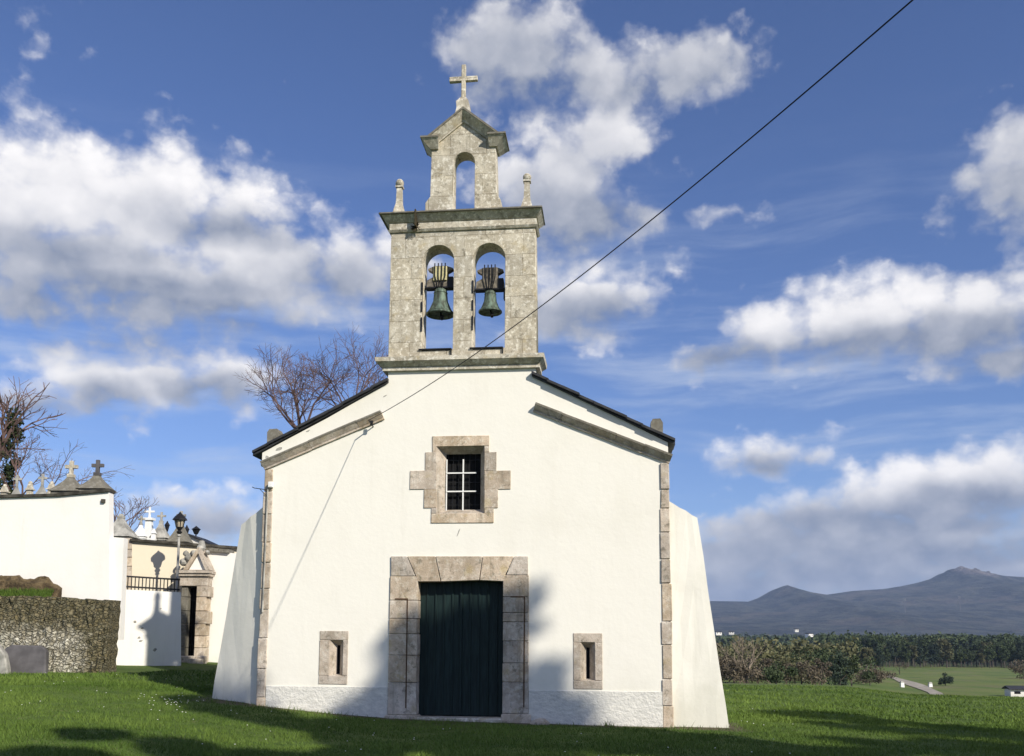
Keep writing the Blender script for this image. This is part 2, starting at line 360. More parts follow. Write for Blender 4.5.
# grass blades on the lawn that the camera can see
def blades(n, ylo, yhi, hlo, hhi, wid):
    y = ylo + (yhi - ylo) * rng.random(n) ** 1.25; x = (rng.random(n) * 1.2 - .6) * y
    keep = np.ones(n, bool)
    pu = (x - O[0]) * U[0] + (y - O[1]) * U[1]; pv = (x - O[0]) * V[0] + (y - O[1]) * V[1]
    keep &= ~((np.abs(pu) < 3.95) & (pv > -.02)); keep &= ~((x < -6.6) & (y > 26.6)); keep &= ~((x < -9.4) & (y > 23.9))
    keep &= ~((np.abs(pu) < .9) & (pv > -.32)); keep &= ~((pu>0)&(pu < 1.65) & (pv > -.36))
    bare = (np.abs(pu) < 5.2) & (pv > -.30 + .25 * np.sin(pu * 4.1) * np.sin(pu * 1.7)) & (pv < 1.5); keep &= ~(bare & (rng.random(n) < .8))
    x, y = x[keep], y[keep]; pu, pv = pu[keep], pv[keep]; n = len(x)
    cl = np.sin(x * 2.3 + 2 * np.sin(y * 1.7)) * np.sin(y * 2.9 + np.sin(x * 3.1))
    h = (hlo + (hhi - hlo) * rng.random(n)) * (1 + .45 * cl) * (1 + 1.3 * (np.abs(pu) < 5.3) * np.exp(-((pv + .12) / .14) ** 2) * (np.sin(pu * 5.3) + np.sin(pu * 2.1) > .2)); a = rng.random(n) * 6.283; w = wid * (.6 + .8 * rng.random(n))
    z = ground(x, y) + .05 * np.sin(x * 1.1 + 1.3 * np.sin(y * .7)) * np.sin(y * .9 + .8 * np.sin(x * .8)) * (1 - .8 * sm(6, 3.5, np.hypot(x + .9, (y - 18) * 1.5))) * .6 - .01
    lean = h * (.25 + .7 * rng.random(n)); la = rng.random(n) * 6.283
    p0 = np.stack([x - np.cos(a) * w, y - np.sin(a) * w, z], -1); p1 = np.stack([x + np.cos(a) * w, y + np.sin(a) * w, z], -1)
    p2 = np.stack([x + np.cos(la) * lean, y + np.sin(la) * lean, z + h], -1)
    v = np.stack([p0, p1, p2], 1).reshape(-1, 3); t = np.repeat(np.clip(.45 + .25 * cl + .3 * np.sin(x * .7 + np.sin(y * .45) * 2) * np.sin(y * .8 + 1) + .4 * (rng.random(n) - .5), 0, 1), 3)
    return v, t
v1, t1 = blades(260000, 9.7, 22, .025, .075, .006); v2, t2 = blades(120000, 20, 46, .04, .09, .014)
v = np.concatenate([v1, v2]); t = np.concatenate([t1, t2])
o = fast_mesh('grass', v, np.arange(len(v)).reshape(-1, 3), M_blade, None, t)
tag(o, 'short green lawn grass growing in front of the white church', 'grass', kind='stuff')
mb = MB()
for k in range(150):
    if k < 45: y = random.gauss(17.3, .8); x = y * (random.gauss(172, 22) - 512) / 950
    else: y = random.uniform(12.5, 24); x = random.uniform(-.54, .3) * y
    if abs((x - O[0]) * U[0] + (y - O[1]) * U[1]) < 4.6 and y > 17.2: continue
    z = gz1(x, y) + random.uniform(.05, .09); r_ = random.uniform(.008, .014)
    mb.lathe([(r_ * .4, -.004), (r_, 0), (r_ * .3, .006)], (x, y, z), 7)
tag(mb.build('daisies', M_daisy), 'tiny white daisies scattered through the shaded lawn grass', 'flowers', kind='stuff')

# ------------------------------------------------------------------ the church
church = thing('church', 'small whitewashed village church with granite bell gable and green door', 'church', tuple(O), -A)
P = church
WL, WR, WZ = -3.75, 3.74, 4.86
def arch(cx, r, z0, ztop, n=14):
    zs = ztop - r
    return [(cx - r, z0)] + [(cx - r * math.cos(math.pi * k / n), zs + r * math.sin(math.pi * k / n)) for k in range(n + 1)] + [(cx + r, z0)]
rect = lambda x0, x1, z0, z1: [(x0, z0), (x0, z1), (x1, z1), (x1, z0)]
LP = [(-2.725, -2.165, .64, 1.645), (2.11, 2.65, .60, 1.63)]
outer = [(-3.86, -.6), (-3.86, 4.8), (-4.0, 4.95), (-4.0, 5.13), (-2.7, 5.80), (-1.5, 6.47), (-1.5, 6.70), (1.40, 6.70), (1.40, 6.50), (2.7, 5.84), (3.90, 5.20), (3.90, 4.8), (3.86, 4.75), (3.86, -.6)]
plate('wall', outer, [rect(-1.1, 1.05, -.3, 2.8), rect(-.53, .44, 3.86, 5.225)] + [rect(a + .05, b_ - .05, c + .05, d - .05) for a, b_, c, d in LP], 0, .62, M_plaster, P)
mb = MB(); mb.box(-3.80, 3.80, .72, 15, -1.5, 5.0); mb.build('nave_wall', M_plaster, P)
# roof of slate, verge slabs riding over the gable
def roofside(sg, ex, ez, tx, tz):
    mb = MB(); s = (tz - ez) / (tx - ex); rx = -.05; rz = tz + s * (rx - tx); th_ = .045
    mb.hexa([(ex, .55, ez - th_), (rx, .55, rz - th_), (rx, 15.2, rz - th_), (ex, 15.2, ez - th_)], [(ex, .55, ez), (rx, .55, rz), (rx, 15.2, rz), (ex, 15.2, ez)])
    n = 9
    for k in range(n):                              # overlapping verge slates, each slightly out of line
        a0, a1 = k / n, (k + 1) / n + .012; xa, xb = ex + (tx - ex) * a0, ex + (tx - ex) * a1
        za, zb = ez + (tz - ez) * a0, ez + (tz - ez) * a1; d = random.uniform(-.012, .012); o_ = random.uniform(0, .03)
        mb.hexa([(xa, -.10 - o_, za - .035 + d), (xb, -.10 - o_, zb - .05 + d), (xb, .56, zb - .05 + d), (xa, .56, za - .035 + d)],
                [(xa, -.10 - o_, za + .012 + d), (xb, -.10 - o_, zb + .0 + d), (xb, .56, zb + d), (xa, .56, za + .012 + d)])
        mb.hexa([(xa, -.06, za - .085), (xb, -.06, zb - .085), (xb, .5, zb - .085), (xa, .5, za - .085)],
                [(xa, -.06, za - .036), (xb, -.06, zb - .052), (xb, .5, zb - .052), (xa, .5, za - .036)])
    return mb.build('roof', M_slate, P)
roofside(-1, -4.17, 5.14, -1.52, 6.545); roofside(1, 4.03, 5.235, 1.36, 6.60)
# mouldings that follow the gable
def moulding(x0, z0, x1, z1):
    cp = MB(); mb = MB(); n = 5; dx, dz = x1 - x0, z1 - z0; L = math.hypot(dx, dz); nx, nz = -dz / L, dx / L
    if nz < 0: nx, nz = -nx, -nz
    for k in range(n):
        a0, a1 = k / n + .001, (k + 1) / n - .001; w = random.uniform(-.006, .006)
        p = lambda a, h: (x0 + dx * a + nx * h, z0 + dz * a + nz * h + w)
        tt = random.random(); q = lambda a, h, y: (p(a, h)[0], y, p(a, h)[1])
        mb.prism([p(a0, 0), p(a1, 0), p(a1, .035), p(a0, .035)], -.045, .05, tt)
        mb.hexa([q(a0, .036, -.05), q(a1, .036, -.05), q(a1, .036, .05), q(a0, .036, .05)], [q(a0, .125, -.135), q(a1, .125, -.135), q(a1, .125, .05), q(a0, .125, .05)], tt)
        cp.prism([p(a0, .126), p(a1, .126), p(a1, .165), p(a0, .165)], -.145, .05, tt)
    o = mb.build('moulding', M_block, P); cp.build('moulding_edge', M_dtrim, o); return o
moulding(-3.93, 4.78, -1.55, 5.75); moulding(3.92, 4.79, 1.35, 5.84)
# corner quoins
def quoin(x0, x1, zs, jit=.012):
    mb = MB()
    for a, b_ in zip(zs[:-1], zs[1:]):
        mb.box(x0 + random.uniform(-jit, jit), x1 + random.uniform(-jit, jit), -.03 + random.uniform(-.008, .008), .5, a + .006, b_ - .006, None, .004, .012)
    return mb.build('corner_quoin', M_block, P)
quoin(-3.935, -3.755, [-.4, .38, .92, 1.5, 2.05, 2.45, 2.95, 3.35, 3.9, 4.35, 4.80])
quoin(3.742, 3.92, [-.5, .32, .80, 1.42, 1.85, 2.55, 3.0, 3.5, 3.95, 4.3, 4.81])
mb = MB(); mb.tube([(-3.84, -.06, 4.45), (-3.845, -.06, 3.2), (-3.86, -.055, 2.0)], .016, 6); mb.build('downpipe', M_concrete, P)
mb = MB(); mb.box(-3.82, -3.73, -.12, -.03, 4.42, 4.53, None, 0, .008); mb.build('junction_box', M_whitep, P)
mb = MB(); mb.tube([(-3.86, -.04, 4.38), (-4.1, -.1, 4.41), (-4.14, -.1, 4.43)], .008, 5); mb.tube([(-3.86, -.04, 4.25), (-4.0, -.08, 4.4)], .006, 5); mb.build('wire_bracket', M_iron, P)
# chipped plaster and a short crack
def flake(px, py, w, h, rot):
    u, z = fac(px, py); n = 9; poly = []
    for k in range(n):
        a = 6.283 * k / n; r_ = random.uniform(.6, 1.1); x, y = w * r_ * math.cos(a), h * r_ * math.sin(a); poly.append((u + x * math.cos(rot) - y * math.sin(rot), z + x * math.sin(rot) + y * math.cos(rot)))
    mb = MB(); mb.prism(poly, -.004, .01); mb.build('bare_patch', M_concrete, P)
for a_ in ((348, 403, .11, .022, .5), (308, 431, .05, .015, .4), (279, 449, .09, .03, .25), (267, 457, .04, .03, 0), (385, 396, .06, .012, .5), (333, 412, .03, .012, .4), (617, 414, .05, .012, -.45), (458.5, 532.5, .012, .10, -.35), (262, 465, .03, .05, .2)): flake(*a_)
# plinth
mb = MB(); mb.box(-3.75, -1.375, -.022, .0, -.6, .60, None, 0, .006); mb.build('plinth', M_plinth, P)
mb = MB(); mb.box(1.285, 3.738, -.022, .0, -.6, .575, None, 0, .006); mb.build('plinth', M_plinth, P)
# stubs of stone on the roof corners
for x, z, w in ((-3.80, 5.48, .12), (3.70, 5.54, .11)):
    mb = MB(); prof = [(-w, -.25), (-w * 1.05, .06), (-w * .7, .125), (w * .6, .13), (w * 1.03, .05), (w, -.25)]
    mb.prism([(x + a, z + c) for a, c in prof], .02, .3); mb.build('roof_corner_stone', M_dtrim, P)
# buttresses
def buttress(b_in, b_out, t_in, t_out, ang, v0, dep, name='buttress'):
    """front corners given as pixels; the front leans back from the corner by angle ang"""
    def q(px, py):                      # on a vertical plane through (u_c, v0) turned by ang
        nrm = math.cos(ang) * -V + math.sin(ang) * (-U if px < 465 else U)
        c0 = O + U * (-3.93 if px < 465 else 3.93) + V * v0
        r = ray(px, py); t = ((c0 - CAM) @ nrm) / (r @ nrm); p = CAM + r * t - O; return np.array([p @ U, p @ V, p[2]])
    f = [q(*b_in), q(*b_out), q(*t_out), q(*t_in)]
    e = f[0] - f[1]; f[0] = f[0] + e * .15; f[3] = f[3] + (f[3] - f[2]) * .3
    for k in (0, 1): f[k] = f[k] + (f[k] - f[3 - k]) * .07
    sg = -1 if b_in[0] < 465 else 1
    back = np.array([math.sin(ang) * -sg, math.cos(ang), 0]) * dep
    bm = bmesh.new(); vs = [bm.verts.new(p) for p in f] + [bm.verts.new(p + back) for p in f]
    for fc in ((0, 1, 2, 3), (7, 6, 5, 4), (0, 4, 5, 1), (1, 5, 6, 2), (2, 6, 7, 3), (3, 7, 4, 0)): bm.faces.new([vs[k] for k in fc])
    bmesh.ops.recalc_face_normals(bm, faces=bm.faces[:])
    bmesh.ops.subdivide_edges(bm, edges=bm.edges[:], cuts=5, use_grid_fill=True)
    for v in bm.verts:
        v.co += Vector((random.uniform(-1, 1), random.uniform(-1, 1), random.uniform(-1, 1))) * .008
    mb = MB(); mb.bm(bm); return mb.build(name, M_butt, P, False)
buttress((257, 701), (212, 699), (264, 506), (241, 525), R(24), .07, 1.3)
buttress((673, 725), (729, 728), (670.5, 502), (697.5, 518), R(8), .12, 1.3)

# door surround
zs = lambda ys: [fac(389, y)[1] for y in ys]
pj = lambda x, y: fac(370 + x / 3.78, 540 + y / 3.78)
mb = MB()
jl = [pj(80, y)[1] for y in (137, 228, 297, 355, 435, 538, 660)]; jr = [pj(598, y)[1] for y in (133, 215, 275, 310, 382, 465, 538, 657)]
for zt, zb in zip(jl[:-1], jl[1:]): mb.box(-1.372, -.835 + random.uniform(-.01, .008), -.035, .34, zb + .004, zt - .004, None, .002, .008)
for zt, zb in zip(jr[:-1], jr[1:]): mb.box(.797 + random.uniform(-.008, .01), 1.282, -.035, .34, zb + .004, zt - .004, None, .002, .008)
mb.box(-1.42, -.80, -.07, .34, -.4, jl[-1] - .004, None, .003, .015); mb.box(.78, 1.33, -.08, .34, -.4, jr[-1] - .004, None, .003, .015)
def stone(mb, poly, y0, y1, ch=.008, tint=None):       # bevelled stone of any outline
    bm = bmesh.new(); vs = [bm.verts.new((x, y0, z)) for x, z in poly] + [bm.verts.new((x, y1, z)) for x, z in poly]; n = len(poly)
    bm.faces.new(vs[:n]); bm.faces.new(vs[n:][::-1])
    for i_ in range(n): bm.faces.new((vs[i_], vs[i_ + n], vs[(i_ + 1) % n + n], vs[(i_ + 1) % n]))
    bmesh.ops.recalc_face_normals(bm, faces=bm.faces[:]); bmesh.ops.bevel(bm, geom=bm.edges[:], offset=ch, segments=1, affect='EDGES'); mb.bm(bm, tint)
g_ = .004
for poly, tt in (([(81, 62), (140, 62), (172, 136), (81, 136)], .03), ([(143, 62), (247, 62), (267, 157), (181, 157), (176, 138)], .97), ([(250, 62), (425, 62), (413, 152), (270, 157)], .62),
             ([(428, 62), (543, 62), (512, 131), (508, 156), (416, 152)], .82), ([(547, 62), (598, 62), (598, 132), (516, 132)], .06)):
    stone(mb, [pj(*p) for p in poly], -.037, .34, .006, tt)
mb.build('door_surround', M_block, P)
mb = MB()
for pts in ([(97, 223), (143, 223), (137, 635)], [(532, 215), (585, 215), (582, 632)]):
    q = [pj(*p) for p in pts]; w = .012
    mb = MB(); mb.box(q[0][0], q[1][0] + w, -.041, -.03, q[0][1] - w, q[0][1] + w); mb.prism([(q[1][0] - w, q[1][1] - w), (q[1][0] + w, q[1][1] - w), (q[2][0] + w, q[2][1]), (q[2][0] - w, q[2][1])], -.041, -.03); mb.build('groove_strip', M_groove, P)  # rusty groove; its dark recess is painted as thin proud strips
# door: two leaves of vertical boards
for x0, x1 in ((-.86, -.042), (-.030, .82)):
    mb = MB(); n = 5; w = (x1 - x0) / n
    for k in range(n):
        a, b_ = x0 + k * w + .004, x0 + (k + 1) * w - .004
        mb.box(a, b_, .25 + random.uniform(-.003, .003), .30, .07, 2.62, None, 0, .006)
        if k: mb.box(a - .022, a + .014, .228, .249, .08, 2.60, None, 0, .005)
    mb.box(x0, x1, .302, .32, .07, 2.62)
    lf = mb.build('door_leaf', M_door, P)
    if x0 < -.5:
        mb = MB(); mb.box(-.058, -.014, .21, .2495, .08, 2.6, None, 0, .006); mb.build('cover_strip', M_door, lf)
        mb = MB(); mb.lathe([(.03, 0), (.03, .004), (.012, .012)], (0, 0, 0), 10)
mb = MB(); mb.box(-1.0, 1.0, .33, .6, -.2, 2.85); mb.build('dark_backing', M_dark, P)
mb = MB(); mb.box(-.83, .80, -.14, .32, -.35, .058, None, .004, .02); mb.build('threshold', M_trim, P)
mb = MB(); mb.box(.70, 1.50, -.30, .0, -.5, -.055, None, .01, .03); mb.ball((1.50, -.16, -.07), (.19, .16, .16), 2, .08); mb.build('step', M_block, P)
mb = MB(); mb.box(-1.45, -.70, -.2, 0, -.5, -.0, None, .01, .03); mb.build('step', M_block, P)
# grilled window in a stepped granite surround
wz = lambda x, y: fac(380 + x / 6.3, 420 + y / 6.3)
OP = (355, 150, 657, 590)               # outside edge of the splay (zoom pixels)
IN = (412, 205, 626, 556)
def wbox(mb, x0, y0, x1, y1, tt=None):
    a = wz(x0, y0); b_ = wz(x1, y1); mb.box(a[0] + g_, b_[0] - g_, -.02, .16, b_[1] + g_ * .6, a[1] - g_ * .6, tt, .002, .006)
mb = MB()
wbox(mb, 330, 103, 690, 163)
wbox(mb, 330, 163, 357, 203); wbox(mb, 657, 163, 690, 203)
for x0, x1, y0, y1 in ((285, 735, 203, 320), (190, 825, 320, 437), (278, 745, 437, 555)):
    wbox(mb, x0, y0, 357, y1); wbox(mb, 657, y0, x1, y1)
wbox(mb, 322, 555, 357, 590); wbox(mb, 657, 555, 718, 590); wbox(mb, 322, 590, 718, 648)
sur = mb.build('window_surround', M_block, P)
o1 = wz(357, 163); o2 = wz(657, 590); i1 = (-.36, 5.075); i2 = (.318, 3.985); yi = .21
mb = MB(); Aq = [(o1[0], -.012, o1[1]), (o2[0], -.012, o1[1]), (o2[0], -.012, o2[1]), (o1[0], -.012, o2[1])]; Bq = [(i1[0], yi, i1[1]), (i2[0], yi, i1[1]), (i2[0], yi, i2[1]), (i1[0], yi, i2[1])]
for k in range(4):
    k2 = (k + 1) % 4; cc = lambda p: ((p[0]) * 1.25, p[1] + .0, 4.5 + (p[2] - 4.5) * 1.2)
    mb.hexa([Aq[k], Aq[k2], Bq[k2], Bq[k]], [(Aq[k][0] * 1.12, .13, 4.5 + (Aq[k][2] - 4.5) * 1.1), (Aq[k2][0] * 1.12, .13, 4.5 + (Aq[k2][2] - 4.5) * 1.1), cc(Bq[k2]), cc(Bq[k])], .3)
mb.build('splayed_reveal', M_block, P)
win = MB(); win.box(-.52, .43, .30, .34, 3.87, 5.21); wn = win.build('window', M_dark, P)
mb = MB()
for x in (-.02,): mb.box(x - .012, x + .012, .175, .2, 3.97, 4.97)
mb.box(-.355, -.335, .175, .2, 3.96, 4.97)
for z in (4.34, 4.70): mb.box(-.35, .24, .168, .192, z - .012, z + .012)
mb.build('window_grille', M_whitep, wn)
mb = MB()
for k in range(7): mb.box(-.34 + k * .108, -.332 + k * .108, .25, .258, 3.95, 5.1)
for k in range(5): mb.box(-.4, .4, .24, .248, 4.08 + k * .22, 4.088 + k * .22)
mb.build('inner_bars', M_iron, wn)
# loopholes
for (a, b_, z0, z1), so in zip(LP, (.05, .0)):
    cx = (a + b_) / 2 + so; sl = .028; zt = z1 - .27; zb = z0 + .19; so1 = .13
    mb = MB(); zt2 = zt + .10; zb2 = zb - .03
    mb.box(a, b_, -.016, .25, zt2, z1, .3, .003, .008); mb.box(a, b_, -.016, .25, z0, zb2, .15, .003, .008)
    mb.box(a, cx - so1, -.016, .25, zb2 + .003, zt2 - .003, .33, .003, .008); mb.box(cx + so1, b_, -.016, .25, zb2 + .003, zt2 - .003, .2, .003, .008)
    for s_ in (-1, 1):                  # splayed cheeks down to the slit
        mb.hexa([(cx + s_ * so1, -.01, zb2), (cx + s_ * sl, .17, zb), (cx + s_ * (so1 + .02), .24, zb2 - .02), (cx + s_ * (so1 + .02), .1, zb2 - .02)],
                [(cx + s_ * so1, -.01, zt2), (cx + s_ * sl, .17, zt), (cx + s_ * (so1 + .02), .24, zt2 + .02), (cx + s_ * (so1 + .02), .1, zt2 + .02)], .3)
    mb.hexa([(cx - so1, -.01, zb2), (cx + so1, -.01, zb2), (cx + so1, .17, zb2 - .03), (cx - so1, .17, zb2 - .03)], [(cx - so1, -.005, zb2 + .002), (cx + so1, -.005, zb2 + .002), (cx + sl, .172, zb), (cx - sl, .172, zb)], .2)
    mb.hexa([(cx - so1, -.005, zt2 - .002), (cx + so1, -.005, zt2 - .002), (cx + sl, .172, zt), (cx - sl, .172, zt)], [(cx - so1, -.01, zt2), (cx + so1, -.01, zt2), (cx + so1, .17, zt2 + .03), (cx - so1, .17, zt2 + .03)], .3)
    lp = mb.build('loophole', M_block, P)
    mb = MB(); mb.box(cx - .12, cx + .12, .19, .22, z0 + .1, z1 - .1); mb.build('slit', M_dark, lp)

# ---- bell gable
TX0, TX1 = -1.50, 1.40; TD = .46
tw = plate('bell_gable', [(TX0 - .01, 6.96), (TX0, 9.6), (TX1 - .02, 9.6), (TX1 + .015, 6.96)], [arch(-.54, .312, 7.13, 9.258), arch(.472, .322, 7.13, 9.258)], .0, TD, M_tower, P, .008)
mb = MB()                                # base cornice
mb.frus(TX0 - .10, TX1 + .08, -.07, TD + .07, 6.70, TX0 - .10, TX1 + .08, -.07, TD + .07, 6.775)
mb.frus(TX0 - .10, TX1 + .07, -.09, TD + .09, 6.776, TX0 - .21, TX1 + .16, -.19, TD + .19, 6.86)
mb.frus(TX0 - .215, TX1 + .165, -.20, TD + .2, 6.861, TX0 - .225, TX1 + .175, -.20, TD + .2, 6.945)
mb.frus(TX0 - .225, TX1 + .175, -.19, TD + .19, 6.945, TX0 - .03, TX1 + .03, -.03, TD + .03, 6.985)
mb.build('base_cornice', M_trim, tw)
mb = MB()                                # top cornice
x0, x1 = TX0, TX1 - .02
mb.frus(x0 - .025, x1 + .025, -.03, TD + .03, 9.54, x0 - .06, x1 + .06, -.06, TD + .06, 9.585)
mb.box(x0 - .03, x1 + .03, -.03, TD + .03, 9.586, 9.735)
mb.frus(x0 - .05, x1 + .05, -.05, TD + .05, 9.736, x0 - .17, x1 + .14, -.16, TD + .16, 9.86)
mb.build('cornice', M_trim, tw)
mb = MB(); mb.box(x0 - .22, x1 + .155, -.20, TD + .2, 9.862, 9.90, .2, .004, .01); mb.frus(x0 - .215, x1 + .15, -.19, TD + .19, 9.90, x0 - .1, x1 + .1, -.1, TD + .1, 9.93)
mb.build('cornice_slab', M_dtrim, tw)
# dried plant growing out of the cornice joint
mb = MB()
for k in range(26):
    a = random.uniform(0, 6.28); mb.tube([(-.98, -.05, 9.63), (-.98 + .1 * math.cos(a), -.1 - random.uniform(0, .05), 9.60 + .1 * math.sin(a))], .008, 4)
mb.box(-.99, -.965, -.21, -.03, 9.6, 9.93); mb.build('dried_weed', plain('dry_stems', (.05, .04, .022), .9), tw)
# upper stage
ux0, ux1 = -.715, .595; ud = .36; uo = .05
plate('upper_stage', [(-.83, 9.92), (-.83, 10.17), (ux0 - .02, 10.30), (ux0, 11.38), (-.06, 11.88), (ux1 - .02, 11.38), (ux1 + .015, 10.30), (.69, 10.17), (.69, 9.92)], [arch(-.053, .218, 9.99, 11.205)], uo, uo + ud, M_tower, tw, .006)
mb = MB()
Y0, Y1 = uo, uo + ud
capm = MB()
for s_, xo in ((-1, ux0), (1, ux1)):
    xa = xo + s_ * .0; xi = xo - s_ * .14
    lo = sorted((xi, xa + s_ * .02)); hi = sorted((xi - s_ * .02, xa + s_ * .19))
    mb.frus(lo[0], lo[1], Y0 - .04, Y1 + .04, 11.28, hi[0], hi[1], Y0 - .17, Y1 + .17, 11.46)
    capm.box(hi[0], xa + s_ * .205 if s_ > 0 else hi[1], Y0 - .185, Y1 + .185, 11.462, 11.50, .2) if s_ > 0 else capm.box(xa - .205, hi[1], Y0 - .185, Y1 + .185, 11.462, 11.50, .2)
    # raking part
    ax, az = -.06, 11.83; bx, bz = xo - s_ * .05, 11.34; dx, dz = ax - bx, az - bz; L = math.hypot(dx, dz); nx, nz = -dz / L, dx / L
    if nz < 0: nx, nz = -nx, -nz
    def rake(h0, y0_, h1, y1_):
        pts_ = lambda h, y, yb: [(bx + nx * h, y, bz + nz * h), (ax, y, az + h / nz), (ax, yb, az + h / nz), (bx + nx * h, yb, bz + nz * h)]
        e_ = .0015 if s_ > 0 else 0
        mb.hexa(pts_(h0, Y0 + y0_ + e_, Y1 - y0_), pts_(h1, Y0 + y1_ + e_, Y1 - y1_))
    rake(.0, -.035, .03, -.035); rake(.031, -.04, .155, -.165); keep_ = mb; mb = capm; rake(.156, -.18, .195, -.18); mb = keep_
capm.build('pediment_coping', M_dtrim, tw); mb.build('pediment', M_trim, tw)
mb = MB(); mb.frus(-.28, .11, Y0 - .0, Y1, 11.93, -.23, .03, Y0 + .05, Y1 - .05, 12.20); mb.frus(-.23, .03, Y0 + .05, Y1 - .05, 12.201, -.245, .01, Y0 + .06, Y1 - .06, 12.34); mb.frus(-.245, .01, Y0 + .06, Y1 - .06, 12.341, -.15, -.06, .18, .3, 12.47); mb.build('cross_pedestal', M_tower, tw)
mb = MB(); cxx, cy_ = -.11, .23
mb.box(cxx - .045, cxx + .045, cy_ - .045, cy_ + .045, 12.45, 13.175, .5, .004, .008); mb.box(cxx - .29, cxx + .29, cy_ - .046, cy_ + .046, 12.82, 12.92, .5, .006, .008)
mb.build('stone_cross', M_tower, tw)
for x, h, j_ in ((-1.40, .17, 1), (1.20, .17, 2)):
    mb = MB(); y = .23; z = 9.92
    mb.frus(x - .145, x + .145, y - .13, y + .13, z, x - .06, x + .06, y - .06, y + .06, z + .34); mb.frus(x - .062, x + .062, y - .062, y + .062, z + .341, x - .05, x + .05, y - .05, y + .05, z + .50 + h)
    mb.box(x - .075, x + .075, y - .07, y + .07, z + .50 + h, z + .535 + h); mb.ball((x, y, z + .605 + h), (.088, .085, .088 if j_ == 1 else .085), 2, .05)
    mb.build('pinnacle', M_tower, tw)
for c in (-.54, .472):
    mb = MB(); mb.box(c - .36, c + .29, -.035, .015, 7.115, 7.14); mb.box(c + .275, c + .295, -.04, .01, 6.99, 7.12); mb.box(c - .30, c + .30, .0, .4, 7.10, 7.128); mb.build('iron_sill_strap', M_iron, tw)
for c in (-.54, .472):
    mb = MB()
    for z0, z1 in ((8.25, 8.5), (7.9, 8.1), (7.5, 7.78)): mb.box(c - .327, c - .305, -.02, .02, z0, z1)
    mb.tube([(c - .31, .03, 7.6), (c - .31, .03, 8.5)], .008, 5)
    mb.build('iron_bracket', M_iron, tw)

# ---- the bells hang from their own headstocks
def bell(cu, zb, zt, rm, rs, wood, label, yw, yoke_hw, seed):
    zb += .10; zt += .10
    base = O + U * cu + V * .23; base[2] = zb
    b_ = thing('bell', label, 'bell', tuple(base), -A, 'bells hanging in the belfry arches')
    H = zt - zb; mb = MB()
    mb.lathe([(rs * .2, .8 * H), (rs * .8, .72 * H), (rs * .95, .4 * H), (rm * .80, .10 * H), (rm * .90, .0), (rm * .96, -.01), (rm, 0), (rm * .99, .025), (rm * .86, .10 * H), (rm * .72, .25 * H), (rs * 1.10, .5 * H), (rs * 1.0, .75 * H), (rs * .93, .92 * H), (rs * .7, H), (rs * .3, 1.03 * H)], (0, 0, 0), 28)
    mb.lathe([(rm * .885, .085 * H), (rm * .90, .10 * H), (rm * .87, .115 * H)], (0, 0, 0), 28); mb.lathe([(rs * 1.0, .80 * H), (rs * 1.05, .82 * H), (rs * 1.0, .84 * H)], (0, 0, 0), 28)
    mb.build('bell_body', M_bronze, b_, True)
    mb = MB(); mb.tube([(.0, 0, .2 * H), (.02, -.03, -.02), (.05, -.09, -.12)], [.016, .022, .03], 6); mb.ball((.045, -.08, -.07), .045, 1); mb.build('clapper', M_iron, b_)
    z = H + .02; mb = MB()
    prof = [(-yoke_hw, 0), (-yoke_hw * .98, .14), (-yw, .2), (-yw * .98, .3), (-yoke_hw * .93, .36), (-yoke_hw * .9, .38), (-yw * .8, .43), (yw * .8, .43), (yoke_hw * .93, .38), (yoke_hw * .95, .36), (yw * .98, .3), (yw, .2), (yoke_hw * .98, .14), (yoke_hw, 0)]
    mb.prism([(x, z + zz) for x, zz in prof], -.07, .07); hs = mb.build('headstock', M_yoke, b_)
    if wood:
        mb = MB(); mb.box(-yw * .92, yw * .92, -.105, -.071, z + .12, z + .41, None, 0, .006); mb.build('pale_board', M_yokel, hs)
    mb = MB()
    for k in range(4):
        x = (-.105 + .07 * k); mb.tube([(x * .45, -.115, z - .02), (x * 1.0, -.118, z + .22), (x, -.112, z + .47)], .012, 5)
    mb.box(-yoke_hw - .02, yoke_hw + .02, -.09, .09, z - .03, z - .002); mb.box(yoke_hw * .55, yoke_hw * .95, -.08, .08, z, z + .2)
    mb.tube([(-.36, 0, z - .01), (.36, 0, z - .01)], .02, 6); mb.box(.27, .31, -.06, .06, z - .22, z)
    mb.build('iron_strap', M_iron, b_)
bell(-.525, 7.80, 8.34, .285, .135, True, 'larger bronze bell with pale wooden headstock, in the arch nearer the bare tree', .15, .27, 1)
bell(.475, 7.82, 8.27, .235, .115, False, 'smaller green bronze bell with weathered grey wooden headstock', .16, .28, 2)

# ------------------------------------------------------------------ overhead cable and its hook
CB_PX = [(366, 422), (385, 411), (430, 384), (478, 352), (537, 310), (640, 229), (780, 113), (913, 0)]
ksl = (at(913, 0, 6.4)[0] + 2.755) / (17.85 - 6.4); pts = []
for px, py in CB_PX:
    e = ray(px, py); e = e / e[1]; d = (-2.755 + ksl * 17.85 - CAM[0]) / (e[0] + ksl); pts.append(CAM + e * d)
pts = np.array(pts); zf = np.polyfit(pts[:, 1], pts[:, 2], 2); ds = np.linspace(17.85, 1.0, 60); pts = np.array([(-2.755 + ksl * (17.85 - d), d, np.polyval(zf, d)) for d in ds])
mb = MB(); mb.tube(pts, .0064, 6); tag(mb.build('overhead_cable', M_iron), 'black overhead cable slanting across the sky down to the gable', 'cable')
hk = np.array(pts[0]) - O; hu, hz_ = hk @ U, hk[2]
mb = MB(); mb.tube([(hu, hk @ V, hz_), (hu, -.02, hz_ - .05), (hu, .02, hz_ - .06)], .012, 5); mb.box(hu - .02, hu + .035, -.17, -.146, hz_ - .06, hz_ + .035); mb.build('cable_hook', M_iron, P)

